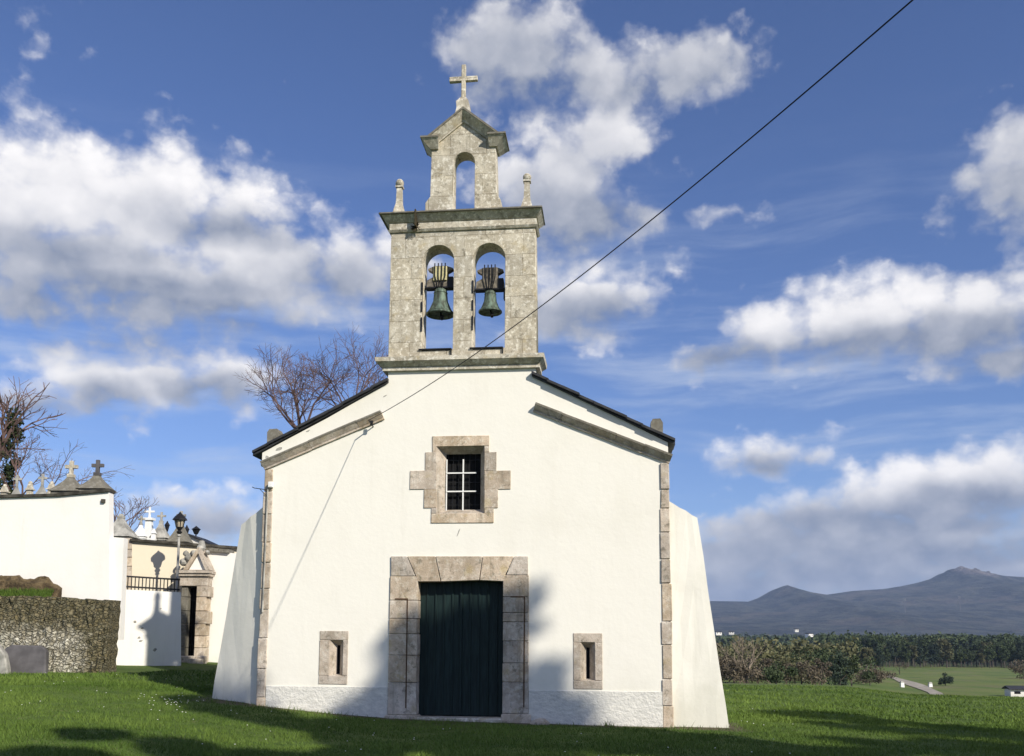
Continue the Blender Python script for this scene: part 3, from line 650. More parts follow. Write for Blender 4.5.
# ------------------------------------------------------------------ trees
def bare_tree(name, label, cat_loc, height, spread, seed, mat, stems, depth=6, r0=.12, twig_r=.008, ratio=.80, up=.12, spreadang=.55, group=None, nside=3, n_child=(2, 3), first=None):
    rs = random.Random(seed); root = thing(name, label, 'tree', cat_loc, 0, group)
    tr = MB(); cr = MB()
    def grow(p, d, L, r, lev):
        n = 3; pts = [np.array(p)]; q = np.array(p, float); dd = np.array(d, float)
        for k in range(n):
            jt = .03 if (lev == 0 and first) else .13; dd = dd + np.array([rs.gauss(0, jt), rs.gauss(0, jt), rs.gauss(0, .09) + up * .25]); dd /= np.linalg.norm(dd); q = q + dd * L / n; pts.append(q.copy())
        rr = [max(r * (1 - .32 * k / n), twig_r * .6) for k in range(n + 1)]
        (tr if lev < 2 else cr).tube(pts, rr, 6 if lev < 2 else nside, None, False)
        if lev >= depth: return
        kk = rs.randint(*n_child) + (2 if lev == 0 and first else 0)
        for c in range(kk):
            ax = np.array([rs.gauss(0, 1), rs.gauss(0, 1), rs.gauss(0, .5)]); ax -= dd * (ax @ dd); ax /= np.linalg.norm(ax) + 1e-9
            an = spreadang * (rs.uniform(.25, .6) if c == 0 else rs.uniform(.8, 1.5)); nd = dd * math.cos(an) + ax * math.sin(an); nd[2] += up; nd /= np.linalg.norm(nd)
            st = pts[-1] if (c < 2 or (lev == 0 and first)) else pts[rs.randint(1, 2)]
            grow(st, nd, (first if (lev == 0 and first) else L * ratio) * rs.uniform(.75, 1.15), max(r * .66 * (1.05 if c == 0 else .85), twig_r), lev + 1)
    for (dx, dy, dz), L, r in stems: 
        v = np.array([dx, dy, dz], float); grow((0, 0, -.2), v / np.linalg.norm(v), L, r, 0)
    tr.build('trunk', mat, root); cr.build('branches', mat, root); return root
q = at(318, 400, 33.0)
bare_tree('bare_tree', 'leafless tree with fine reddish twigs rising behind the church roof', (q[0], 33.0, gz1(q[0], 33)), 11, 4, 33, M_twig,
          [((.0, 0, 1), 8.15, .085), ((.075, .0, 1), 8.75, .07)], 6, .12, .0052, .755, .06, .62, None, 3, (3, 3), 1.08)
bare_tree('ivy_tree', 'bare tree with ivy-clad trunk at the left edge behind the tombs', (-19.9, 37, gz1(-20, 37)), 11, 3, 5, M_twig,
          [((.0, 0, 1), 7.0, .2), ((.16, 0, 1), 5.6, .08)], 6, .2, .007, .76, .05, .6, None, 3, (2, 3), 1.25)
bare_tree('leaning_tree', 'bare leaning shrub tree between the white block and the tombs', (-14.9, 35, gz1(-15, 35)), 6, 3, 12, M_twig,
          [((.05, 0, 1), 4.2, .07), ((.14, 0, 1), 4.0, .05)], 5, .1, .007, .72, .07, .5, None, 3, (2, 3), .85)

def leaf_cloud(n, centers, radii_, size, seed, flat=.0):
    g = np.random.default_rng(seed); k = g.integers(0, len(centers), n)
    d = g.normal(size=(n, 3)); d /= np.linalg.norm(d, axis=1)[:, None]; rr = g.random(n) ** (1 / 2.2)
    p = centers[k] + d * rr[:, None] * radii_[k]
    a = g.normal(size=(n, 3)); a /= np.linalg.norm(a, axis=1)[:, None]; b_ = g.normal(size=(n, 3)); b_ = np.cross(a, b_); b_ /= np.linalg.norm(b_, axis=1)[:, None]
    s = size * (.5 + g.random(n))[:, None]
    v = np.stack([p - a * s - b_ * s * .4, p + a * s * .2 - b_ * s * .6, p + a * s + b_ * s * .3, p - a * s * .1 + b_ * s * .6], 1).reshape(-1, 3)
    ct = g.random(len(centers)); t = np.clip(ct[k] * .6 + g.random(n) * .4, 0, 1)
    return v, np.arange(4 * n).reshape(-1, 4), np.repeat(t, 4)
def leafy(name, label, loc, h, crown_z, rx, nclump, clump_r, nleaf, size, mat, bark, seed, group=None, shape='oval', trunk_r=.15, nlimb=6):
    g = np.random.default_rng(seed); root = thing(name, label, 'tree' if h > 3.2 else 'bush', loc, 0, group)
    cz = (crown_z + h) / 2; hz = (h - crown_z) / 2; C = []
    for _ in range(nclump):
        d = g.normal(size=3); d /= np.linalg.norm(d); rr = g.random() ** .45; z = d[2] * rr
        wid = {'oval': 1.0, 'cone': max(.15, .55 - .55 * z), 'flat': max(.2, .7 + .4 * z)}[shape]
        C.append((d[0] * rr * rx * wid, d[1] * rr * rx * wid, cz + z * hz))
    C = np.array(C); Rr = (clump_r * (.6 + .8 * g.random(nclump)))[:, None] * np.array([[1, 1, .75]])
    v, f, t = leaf_cloud(nleaf, C, Rr, size, seed); fast_mesh('crown', v, f, mat, root, t)
    mb = MB(); lean = g.normal() * .03 * h
    mb.tube([(0, 0, -.3), (lean * .3, 0, h * .3), (lean, 0, h * .62), (lean * 1.2, 0, h * .85)], [trunk_r * 1.15, trunk_r, trunk_r * .6, trunk_r * .15], 6)
    for k in range(nlimb):
        c = C[g.integers(0, nclump)]; z0 = max(.15 * h, c[2] - abs(c[0]) - .5); mb.tube([(lean * z0 / h, 0, min(z0, h * .7)), (c[0] * .5, c[1] * .5, (z0 + c[2]) / 2), tuple(c)], [trunk_r * .5, trunk_r * .35, trunk_r * .1], 4)
    mb.build('trunk', bark, root); return root
# ivy on the trunk at the left edge
g5 = np.random.default_rng(3); C = np.array([(-19.9 + .02 * z + g5.normal() * .12, 36.8 + g5.normal() * .15, gz1(-20, 37) + z) for z in np.linspace(.5, 9.2, 70)]); 
v, f, t = leaf_cloud(5200, C, np.full((70, 3), .25) * (.6 + .7 * g5.random((70, 1))), .06, 4)
ivt = [o for o in bpy.data.objects if o.name == 'ivy_tree'][0]
o = fast_mesh('ivy', v - np.array([-19.9, 37, gz1(-20, 37)]), f, M_ivy, ivt, t)

# big trees behind the photographer: their crowns shade the grass and the foot of the church
YB = -5.0
def caster(Xs, Ys, zs):                 # where a crown must stand (on the line y = YB) for its shadow to reach a place
    dy = Ys - YB; return Xs + math.tan(SUN_AZ) * dy, zs + math.tan(SUN_EL) / math.cos(SUN_AZ) * dy
for (Xs, Ys, zs), low, rx, n, lab_ in (((-6.05, 18.9, 1.5), 6.0, .7, 6000, 'leafy tree behind the viewer whose shadow reaches the left buttress'), ((-1.1, 18, 2.75), 6.5, 1.1, 7500, 'slender tallest leafy tree behind the viewer, shadowing the church door'),
                        ((-2.35, 18, 1.65), 6.0, .75, 6500, 'leafy tree behind the viewer shading the left loophole plinth'), ((.60, 17.7, 1.8), 6.5, .62, 6500, 'narrow leafy tree behind the viewer whose shadow touches the right loophole'),
                        ((1.45, 17.7, .75), 6.5, .6, 4000, 'leafy tree behind the viewer shading the grass before the right quoin'), ((-3.9, 18, .38), 6.0, .9, 5500, 'rounded leafy tree behind the viewer shading the left plinth'), ((5.9, 20.5, -.1), 5.0, 1.4, 6500, 'leafy tree behind the viewer shading the meadow beside the right buttress'), ((8.0, 18.0, -.2), 4.0, 1.3, 6000, 'small-crowned leafy tree behind the viewer shading the right lawn'), ((9.3, 16.2, -.2), 3.5, 1.5, 7000, 'rightmost low leafy tree behind the viewer shading the right corner'), ((7.3, 15.6, -.2), 4.0, 1.6, 7000, 'leafy tree behind the viewer shading the lower right corner'), ((5.7, 24, -.1), 4.5, 1.3, 6000, 'tall leafy tree farthest right behind the viewer, shading the meadow'),
                        ((5.6, 17.0, -.1), 5.5, 1.7, 8000, 'leafy tree behind the viewer shading the grass before the right buttress'), ((-5.5, 13.8, 0), 4.6, 4.2, 12000, 'broad low leafy tree behind the viewer shading the lower left lawn'), ((3.0, 14.0, 0), 4.2, 4.2, 11000, 'broad low leafy tree behind the viewer shading the lower right lawn')):
    x, hgt = caster(Xs, Ys, zs)
    leafy('tall_tree', lab_, (x, YB, gz1(x, YB)), hgt - .35, hgt - low, rx * .8, 40, .55, n, .15, M_leafd, M_bark, 41 + int(x * 3), 'trees behind the viewer', 'oval', .22, 10)

# ------------------------------------------------------------------ cemetery on the left
def wx(px, Y): return at(px, 635, Y)[0]
def wz_(px, py, Y): return at(px, py, Y)[2]
# rubble retaining wall
Yr = 24.0; base = at(75, 668, Yr); zr = gz1(base[0], Yr)
rw = MB(); bm = bmesh.new()
xl, xr = wx(-60, Yr), wx(107, Yr); nx, nzn = 60, 16
tops = lambda x: np.interp(x, [wx(-60, Yr), wx(30, Yr), wx(60, Yr), wx(116, Yr)], [wz_(0, 596, Yr), wz_(30, 596, Yr), wz_(60, 598, Yr), wz_(116, 601, Yr)])
grid = [[None] * (nzn + 1) for _ in range(nx + 1)]
for i_ in range(nx + 1):
    x = xl + (xr - xl) * i_ / nx; tz = tops(x) + random.uniform(-.03, .03); bz = zr - .4
    for k in range(nzn + 1):
        grid[i_][k] = bm.verts.new((x + random.uniform(-.02, .02) - base[0], random.uniform(-.05, .05) + .12 * k / nzn, bz + (tz - bz) * k / nzn))
for i_ in range(nx):
    for k in range(nzn): bm.faces.new((grid[i_][k], grid[i_ + 1][k], grid[i_ + 1][k + 1], grid[i_][k + 1]))
be = [e for e in bm.edges if e.is_boundary]; ex = bmesh.ops.extrude_edge_only(bm, edges=be)
for e in ex['geom']:
    if isinstance(e, bmesh.types.BMVert): e.co.y += .62
rw.bm(bm); o = rw.build('rubble_wall', M_rubble); o.location = (base[0], Yr, 0)
tag(o, 'low rubble stone wall spotted with pale lichen and moss at left', 'wall')
# earth bank and mossy stones above it
Yb = 24.55; bk = MB(); bm = bmesh.new(); bmesh.ops.create_grid(bm, x_segments=30, y_segments=8, size=1)
xl, xr = wx(-70, Yb), wx(52, Yb)
for v_ in bm.verts:
    a, c = (v_.co.x + 1) / 2, (v_.co.y + 1) / 2; x = xl + (xr - xl) * a
    top = wz_(20, 576, Yb + .3) - .30 * sm(.84, 1.0, a); lowz = wz_(20, 598, Yb) - .15
    z = lowz + (top - lowz) * (.35 * c + .65 * sm(.38, .52, c)) ; z = z if c < .9 else top
    z = z + (.05 * math.sin(x * 3.1) + .04 * math.sin(x * 7.7 + 1)) * sm(.3, .8, c)
    v_.co = Vector((x + random.uniform(-.02, .02), Yb - .15 + .5 * c + .05 * math.sin(x * 5 + c * 9), z + random.uniform(-.045, .045)))
ret = bmesh.ops.extrude_edge_only(bm, edges=[e for e in bm.edges if e.is_boundary])
for e in ret['geom']:
    if isinstance(e, bmesh.types.BMVert): e.co.z = wz_(20, 598, Yb) - .5
bk.bm(bm); tag(bk.build('mossy_bank', M_bank), 'brown mossy stone bank above the rubble wall', 'bank')
tf = []; 
for k in range(3800):
    x = random.uniform(xl, xr - .05); y = random.uniform(Yb - .16, Yb + .05); z = wz_(20, 597, Yb) - .1 + (y - Yb + .16) * 1.1; tf.append((x, y, z))
tf = np.array(tf); n = len(tf); hh = .06 + .10 * rng.random(n); aa = rng.random(n) * 6.28; dx = np.stack([np.cos(aa), np.sin(aa), 0 * aa], -1) * .015
vv = np.stack([tf - dx, tf + dx, tf + np.stack([rng.normal(size=n) * .03, -.05 * rng.random(n), hh], -1)], 1).reshape(-1, 3)
tag(fast_mesh('bank_grass', vv, np.arange(3 * n).reshape(-1, 3), M_blade, None, np.repeat(rng.random(n) * .6, 3)), 'strip of grass between rubble wall and mossy bank', 'grass', kind='stuff')

# white burial block
Yc = 25.2
bb = thing('burial_block', 'tall white burial niche block with dark slab coping', 'cemetery block', (wx(60, Yc), Yc, 0), R(0))
cxw = wx(60, Yc)
def onp(px, py, Y, ox, rz):              # where a sight line meets a vertical wall plane through (ox, Y) turned by rz
    r = ray(px, py); n_ = np.array([math.sin(rz), -math.cos(rz), 0]); t = ((np.array([ox, Y, 0]) - CAM) @ n_) / (r @ n_); p = CAM + r * t
    return (p[0] - ox) * math.cos(rz) + (p[1] - Y) * math.sin(rz), p[2]
def prism_px(mb, pts, Y, y0, y1, ox, rz=0.0): mb.prism([onp(px, py, Y, ox, rz) for px, py in pts], y0, y1)
mb = MB(); prism_px(mb, [(-60, 640), (-60, 500), (60, 496.5), (109, 492), (109, 640)], Yc, 0, .30, cxw); mb.build('wall', M_cemw, bb)
mb = MB(); prism_px(mb, [(108.9, 640), (108.9, 536.5), (122, 537.5), (118, 640)], Yc, .12, .4, cxw); mb.build('side_wall', M_cemw, bb)
mb = MB()
xs = [-62, -10, 24, 58, 84, 110.3]
for a, c in zip(xs[:-1], xs[1:]):
    ya, yc = np.interp([a, c], [-60, 60, 109], [500, 496.5, 492]); e = random.uniform(0, .8)
    prism_px(mb, [(a, ya - .2), (c - .3, yc - .2), (c - .3, yc - 2.6 - e), (a, ya - 2.6 - e)], Yc, -.07, .36, cxw)
mb.build('coping', M_tile, bb)
mb = MB(); mb.box(.9, 1.0, -.06, .0, wz_(75, 501, Yc) - .05, wz_(75, 501, Yc) + .05); mb.build('waterspout', M_tile, bb)

def cross_finial(label, px, ybase, ytop, hw, Y, mat, mat2, pyr=True, cross=True, group='grave crosses and finials above the cemetery walls', frac=.5, ground_to=True):
    """pyramid (or column) with a cross, standing on a wall top or a tomb roof"""
    p0 = at(px, ybase, Y); p1 = at(px, ytop, Y); H = p1[2] - p0[2]; s = hw * Y / F
    t_ = thing('grave_cross' if cross else 'stone_finial', label, 'cross' if cross else 'finial', tuple(p0), 0, group)
    mb = MB()
    if pyr:
        mb.frus(-s, s, -s, s, -.06, -s * .97, s * .97, -s * .97, s * .97, 0.02)
        k = 5
        for a in range(k):                    # concave pyramid
            f0, f1 = a / k, (a + 1) / k; w = lambda f_: s * (.95 * (1 - f_) ** 1.25 + .20); zz = lambda f_: .02 + f_ * H * frac
            mb.frus(-w(f0), w(f0), -w(f0), w(f0), zz(f0), -w(f1), w(f1), -w(f1), w(f1), zz(f1))
    else:
        mb.frus(-s * .8, s * .8, -s * .8, s * .8, -.06, -s * .62, s * .62, -s * .62, s * .62, H * frac); mb.frus(-s, s, -s, s, H * frac + .002, -s, s, -s, s, H * (frac + .08))
    zg_ = gz1(p0[0], p0[1]) - .3 - p0[2]; mb.box(-s * .9, s * .9, -s * .9, s * .9, zg_, -.062); mb.build('base', mat2, t_)
    mb = MB()
    if cross:
        z0 = H * frac; cw = max(.035, s * .13)
        mb.box(-s * .24, s * .24, -s * .24, s * .24, z0 + .01, z0 + .12 * H, .5, 0, .01); mb.box(-cw, cw, -cw, cw, z0 + .12 * H, H, .5, .004, .006)
        aw = (H - z0) * .36; za = z0 + (H - z0) * .66; mb.box(-aw, -cw - .002, -cw * .9, cw * .9, za - cw, za + cw, .5, .004, .006); mb.box(cw + .002, aw, -cw * .9, cw * .9, za - cw, za + cw, .5, .004, .006)
        mb.build('cross', mat, t_)
    else:
        mb.frus(-s * .75, s * .75, -s * .75, s * .75, H * (frac + .081), -s * .45, s * .45, -s * .45, s * .45, H * .82); mb.ball((0, 0, H * .88), H * .12, 2, .05); mb.build('cap', mat, t_)
    return t_
cross_finial('pale cross on broad grey pyramid atop the white block', 70, 493.5, 461, 13.5, 26.2, M_trim, M_dtrim, True, True, frac=.47)
cross_finial('dark cross on broad grey pyramid at the right end of the white block', 96.5, 491, 460, 13, 26.2, M_greyst, M_dtrim, True, True, frac=.47)
cross_finial('squat pale stone finial with domed top at the left edge of the frame', 4, 499, 484, 4, 26.6, M_trim, M_trim, False, False, frac=.42)
cross_finial('faded stone cross beside the ivy trunk, left of the slim finial', 16, 499, 475, 4.2, 29, M_concrete, M_concrete, True, True, frac=.5)
cross_finial('slim pale stone finial between two faded crosses', 29.5, 498, 481, 3.6, 26.6, M_trim, M_trim, False, False, frac=.45)
cross_finial('grey pyramid with thin cross between two pale finials', 41.5, 498, 474, 5, 29, M_concrete, M_concrete, True, True, frac=.5)
cross_finial('pale stone finial just left of the broad grey pyramids', 51, 497, 481, 4, 26.6, M_trim, M_trim, False, False, frac=.45)

# low white wall with iron railing
RZ = R(25); Yw = 28.0; ox = wx(152, Yw)
lw = thing('terrace_wall', 'low white terrace wall with chipped plaster between block and gateway', 'wall', (ox, Yw, 0), RZ)
mb = MB(); prism_px(mb, [(116, 690), (116.5, 589), (181, 592.3), (181, 690)], Yw, 0, .35, ox, RZ); mb.build('wall', M_cemw, lw)
mb = MB()
for a, c, d in ((.1, .0, .06), (-.35, .35, .05), (-.28, .62, .04), (-.3, .25, .05), (-.48, .8, .05), (.2, 1.2, .03)):
    z = gz1(ox, Yw) + .45 + c; mb.ball((a, .0, z), (d, .006, d * .8), 1, .35)
mb.build('bare_patch', M_concrete, lw)
rl = thing('iron_railing', 'black iron railing along the top of the low white wall', 'railing', (ox - .12 * math.sin(RZ), Yw + .12 * math.cos(RZ), 0), RZ)
x0, zl = onp(118.5, 588.6, Yw, ox, RZ); x1, zr_ = onp(180, 592.1, Yw, ox, RZ); mb = MB()
for dz in (0.0, .30): mb.hexa([(x0, -.02, zl + .05 + dz), (x1, -.02, zr_ + .05 + dz), (x1, .02, zr_ + .05 + dz), (x0, .02, zl + .05 + dz)], [(x0, -.02, zl + .10 + dz), (x1, -.02, zr_ + .10 + dz), (x1, .02, zr_ + .10 + dz), (x0, .02, zl + .10 + dz)])
mb.build('rail', M_iron, rl)
mb = MB()
for k in range(17):
    x = x0 + (x1 - x0) * (k + .5) / 17; zz = zl + .08 + (zr_ - zl) * (k + .5) / 17; mb.box(x - .014, x + .014, -.014, .014, zz - .12, zz + .32)
mb.build('balusters', M_iron, rl)
# cream house-like pantheon behind
Yp = 30.5; ox = wx(152, Yp)
pn = thing('pantheon', 'cream rendered cemetery building carrying the lamp shadow, dark sloped coping', 'cemetery building', (ox, Yp, 0), RZ)
mb = MB(); prism_px(mb, [(132, 690), (132, 541), (240, 549), (240, 690)], Yp, 0, 1.6, ox, RZ); mb.build('wall', M_cream, pn)
mb = MB(); 
for y0_, y1_, dx in ((538, 549, 0), (549.6, 557, 2.5), (557.6, 566, .5), (566.6, 576, 2), (576.6, 590, .3)): prism_px(mb, [(122.5 + dx, y1_), (122.5 + dx, y0_), (131.9, y0_), (131.9, y1_)], Yp, -.03, .6, ox, RZ)
mb.build('corner_quoin', M_block, pn)
mb = MB(); prism_px(mb, [(130, 541.2), (241, 549.5), (241, 547), (130, 538.8)], Yp, -.14, 1.7, ox, RZ); mb.build('coping', M_tile, pn)
# white wall to the right of the gateway
Yg = 30.6; ox = wx(220, Yg)
gw = thing('gate_wall', 'white cemetery wall right of the stone gateway with rough stone coping', 'wall', (ox, Yg, 0))
mb = MB(); prism_px(mb, [(200, 690), (200, 551), (262, 555), (262, 690)], Yg, 0, .4, ox); mb.build('wall', M_cemw, gw)
mb = MB()
for k in range(6): 
    a = 199 + k * 5.2; prism_px(mb, [(a, 550.6 + k * .42), (a + 5, 551 + k * .42), (a + 4.8, 547.6 + k * .45 + random.uniform(-.5, .5)), (a + .1, 547.3 + k * .45 + random.uniform(-.5, .5))], Yg, -.12, .5, ox)
mb.build('coping', M_dtrim, gw)
# gateway
Yq = 30.0; ox = wx(192, Yq); K = Yq / F
gt = thing('gateway', 'narrow stone cemetery gateway with carved triangular pediment', 'gateway', (ox, Yq, 0))
X = lambda px: wx(px, Yq) - ox
Zq = lambda py: wz_(192, py, Yq)
mb = MB()
lj = MB(); jy = [586, 597, 611, 624, 636, 648, 664]
for a, c in zip(jy[:-1], jy[1:]):
    w = random.choice((0, 2.2)); mb.box(X(194.5), X(204.5 + w), 0, .5, Zq(c) + .006, Zq(a) - .006, None, .004, .012); w = random.choice((0, 1.5))
    lj.box(X(178.5 - w), X(185), .08, .5, Zq(c) + .006, Zq(a) - .006, None, .004, .012)
lj.build('shade_dark_jamb', M_dtrim, gt)  # shade on the left jamb is put into its darker stone colour
mb.box(X(177), X(205), 0, .5, Zq(586) + .004, Zq(574), None, .004, .012)
mb.build('jambs', M_block, gt)
mb = MB(); mb.box(X(173.5), X(208), -.12, .55, Zq(573.5), Zq(570.5), .3, .003, .01); mb.box(X(175), X(207), -.07, .5, Zq(576), Zq(573.7), .3)
for s_, xe in ((-1, 181), (1, 207.5)):
    ap = (X(195.5), Zq(547)); ed_ = (X(xe), Zq(570)); e2 = (X(xe) - s_ * .13, Zq(570)); a2 = (X(195.5), Zq(553)); mb.prism([ed_, ap, a2, e2], -.10, .5)
mb.build('pediment', M_block, gt)
mb = MB(); mb.prism([(X(186), Zq(569.8)), (X(195.5), Zq(553.5)), (X(204.5), Zq(569.8))], .0, .3); mb.build('tympanum', M_cemw, gt)
mb = MB()
for px, py, r_ in ((178, 562, .11), (183, 557, .12), (188, 553, .10), (180, 553, .08), (195, 548, .12), (202, 552, .07)): mb.ball((X(px), .2, Zq(py)), (r_, .15, r_ * 1.2), 2, .12)
mb.frus(X(192.5), X(199), .1, .32, Zq(548), X(194), X(197.5), .14, .28, Zq(540)); mb.build('carving', M_concrete, gt)
mb = MB(); mb.box(X(184), X(196), .42, .46, Zq(664), Zq(586)); mb.build('dark_opening', M_dark, gt)  # near-black sheet stands for the dark inside the gate opening
mb = MB()
for k in range(5): x = X(185.5 + 2.1 * k); mb.tube([(x, .36, Zq(662)), (x, .36, Zq(588))], .012, 5)
for y in (600, 625, 645): mb.box(X(184.5), X(195.5), .35, .37, Zq(y) - .015, Zq(y) + .015)
mb.build('iron_gate', M_iron, gt)
mb = MB(); zt = Zq(652); mb.box(X(177), X(208), -.15, -.004, Zq(675), zt - .12, None, .01, .02); mb.box(X(193), X(207), -.36, -.155, Zq(675), zt - .2, None, .01, .02); mb.build('step', M_block, gt)
# lamp
Yl = 29.2; lx = wx(174.5, Yl); z0 = gz1(lx, Yl)
lp_ = thing('street_lamp', 'old black lantern lamp on a pale post behind the railing', 'lamp', (lx, Yl, z0))
h = lambda py: wz_(174.5, py, Yl) - z0
mb = MB(); mb.lathe([(.09, 0), (.06, .3), (.045, .5), (.036, h(537))], (0, 0, 0), 10); mb.lathe([(.036, h(537)), (.07, h(535.6)), (.03, h(534))], (0, 0, 0), 10); mb.build('post', M_concrete, lp_, True)
mb = MB(); mb.lathe([(.05, h(534)), (.09, h(532)), (.04, h(530.5)), (.11, h(527.4))], (0, 0, 0), 8)
mb.lathe([(.225, h(520.2)), (.205, h(518.8)), (.15, h(516.5)), (.09, h(514.6)), (.05, h(513.6)), (.02, h(512.0))], (0, 0, 0), 8)
for k in range(6): a = k * math.pi / 3; mb.tube([(  .105 * math.cos(a), .105 * math.sin(a), h(527.4)), (.165 * math.cos(a), .165 * math.sin(a), h(519.6))], .013, 4)
lt = mb.build('lantern', M_iron, lp_); mb = MB(); mb.lathe([(.10, h(527)), (.158, h(519.7))], (0, 0, 0), 6); mb.build('pane', M_glass, lt)
# things further back in the cemetery
GB = 'tomb roofs and crosses behind the cemetery buildings'
cross_finial('slate-grey concave pyramid roof behind the white block corner', 120, 538, 514, 13, 34, M_concrete, M_concrete, True, True, GB, .80)
cross_finial('white cross on tall white pillar, brightest above the cream wall', 148.5, 537, 507, 4.6, 36, M_whitep, M_whitep, False, True, GB, .55)
cross_finial('small white pyramid left of the tall white cross', 140.5, 537, 516, 5, 35.2, M_concrete, M_whitep, True, True, GB, .55)
cross_finial('tiny white stone cone right of the tall white cross', 153.5, 537, 528.5, 2.6, 35.2, M_whitep, M_whitep, False, False, GB, .4)
cross_finial('grey cross on a grey pyramid left of the lantern', 160.5, 539, 512, 7.5, 35.6, M_concrete, M_concrete, True, True, GB, .56)
cross_finial('grey cross on dark pyramid hidden partly behind the lantern', 180, 543, 511, 9, 35.4, M_concrete, M_dtrim, True, True, GB, .6)
for px, y1_, y2_, lab in ((166.5, 540, 521, 'tiny dark lantern on thin pole left of the big lantern'), (186, 545, 525, 'tiny dark lantern on thin pole right of the big lantern'), (195.7, 541, 526, 'small black lantern above the white gable')):
    Y = 37; p = at(px, y1_, Y); hh_ = at(px, y2_, Y)[2] - p[2]; zg = gz1(p[0], Y); t_ = thing('cemetery_lamp', lab, 'lamp', (p[0], Y, zg), 0, 'small lamps behind the cemetery buildings'); dz = p[2] - zg
    k = 1.35 if px > 190 else .8; mb = MB(); mb.lathe([(.03, 0), (.025, dz + hh_ * .45)], (0, 0, 0), 6); mb.build('post', M_iron, t_)
    mb = MB(); mb.lathe([(.05 * k, dz + hh_ * .45), (.11 * k, dz + hh_ * .75), (.14 * k, dz + hh_ * .77), (.05 * k, dz + hh_ * .92), (.015, dz + hh_)], (0, 0, 0), 8); mb.build('lantern', M_iron, t_)
Y = 36; ox = wx(195, Y); wg = thing('white_tomb', 'white gabled tomb with dark sloping roof edge beneath the small lantern', 'tomb', (ox, Y, 0))
mb = MB(); prism_px(mb, [(182, 660), (182, 541), (189, 535), (207, 543.5), (207, 660)], Y, 0, 2, ox); mb.build('wall', M_cemw, wg)
mb = MB(); prism_px(mb, [(188.5, 535.2), (208, 544.2), (208, 542.6), (188.5, 533.6)], Y, -.1, 2.1, ox); mb.build('roof_edge', M_slate, wg)
# old headstones leaning on the rubble wall
p = at(22, 672, 23.3); mb = MB(); stone(mb, [(-.55, -.3), (-.53, .58), (-.38, .68), (.35, .66), (.47, .55), (.55, -.3)], 0, .22, .03)
o = mb.build('stone_slab', M_greyst); o.location = (p[0], 23.35, gz1(p[0], 23.3)); o.rotation_euler = (R(-10), 0, R(4)); tag(o, 'dark grey stone slab leaning against the rubble wall', 'slab')
p = at(0, 672, 22.9); mb = MB(); stone(mb, [(-.35, -.2), (-.4, .5), (-.1, .68), (.1, .45), (.19, .1), (.2, -.2)], 0, .2, .03)
o = mb.build('pale_stone', M_concrete); o.location = (p[0], 22.85, gz1(p[0], 22.9)); tag(o, 'pale rounded stone standing at the left edge before the dark slab', 'stone')

# ------------------------------------------------------------------ meadow, scrub and wood on the right
def gpt(px, Y, dz=0.0): x = wx(px, Y); return (x, Y, gz1(x, Y) + dz)
bare_tree('bare_tree', 'pale-barked bare tree standing at the meadow edge right of the church', gpt(745, 96, -.1), 6, 3, 31, M_pale,
          [((.05, 0, 1), 1.7, .16), ((-.35, 0, 1), 1.7, .10), ((.4, .1, 1), 1.6, .10)], 5, .2, .016, .74, .10, .55)
SG = 'scrub and bushes along the meadow edge'
def scrub(px, Y, h, r_, mat, seed, lab, n=1100, size=.09, cz=.1, group=SG, shape='oval', bark=M_bark):
    h *= .80; Y = Y * 1.5 if Y < 100 else Y * 1.3
    return leafy('bush' if h < 3.2 else 'tree', lab, gpt(px, Y, -.15), h, h * cz, r_, 16, max(.25, r_ * .34), n, size, mat, bark, seed, group, shape, .05 + .012 * h, 5)
scrub(775, 60, 2.7, 2.0, M_leafd, 51, 'round dark green bush beside the pale bare tree', 2200, .10)
scrub(733, 64, 2.9, 2.3, M_russet, 52, 'brown leafless thicket between the buttress and the pale bare tree', 2000, .10)
scrub(800, 66, 3.0, 2.2, M_russet, 53, 'reddish brown thicket right of the round dark bush', 2200, .10)
scrub(757, 72, 3.6, 2.6, M_russet, 54, 'tall brown thicket behind the pale bare tree', 2200, .11)
scrub(716, 70, 4.2, 2.6, M_russet, 55, 'brown tree peeping past the right buttress', 2000, .12)
scrub(820, 78, 4.3, 1.1, M_russet, 56, 'slim reddish brown tree left of the blue-green conifer', 1500, .10)
scrub(838, 82, 5.6, 2.5, M_leafb, 57, 'dense blue-green conifer at the right end of the thicket', 3200, .12, .02, SG, 'cone')
scrub(850, 95, 6.4, 3.0, M_leafd, 58, 'dark green tree behind the blue-green conifer', 3200, .14)
scrub(785, 110, 6.2, 4.2, M_leafo, 59, 'olive tree behind the reddish thicket', 3200, .15)
scrub(745, 120, 6.5, 4.2, M_leafo, 60, 'olive tree behind the pale bare tree', 3000, .15)
scrub(812, 125, 7.6, 4.2, M_leafd, 61, 'dark tree between the olive tree and the conifer', 3200, .16)
scrub(716, 125, 7.2, 4.2, M_leafo, 62, 'olive tree just clear of the right buttress', 3000, .16)
scrub(768, 150, 8.5, 5.0, M_leafd, 63, 'dark tree far behind the thicket', 3000, .18)
scrub(868, 128, 4.0, 3.0, M_russet, 64, 'brown bramble clump left of the track', 1600, .14)
scrub(877, 150, 3.2, 3.2, M_russet, 65, 'low brown bramble at the foot of the gravel track', 1600, .14)
scrub(943, 150, 3.3, 1.5, M_leafb, 66, 'small round dark tree alone in the field beyond the track', 1500, .12)
scrub(898, 215, 6.0, 2.6, M_russet, 67, 'thin bare grey tree beside the gravel track', 700, .10, .25)
scrub(1021, 190, 5.6, 3.2, M_russet, 68, 'brown tree at the right edge above the white shed', 1500, .16)
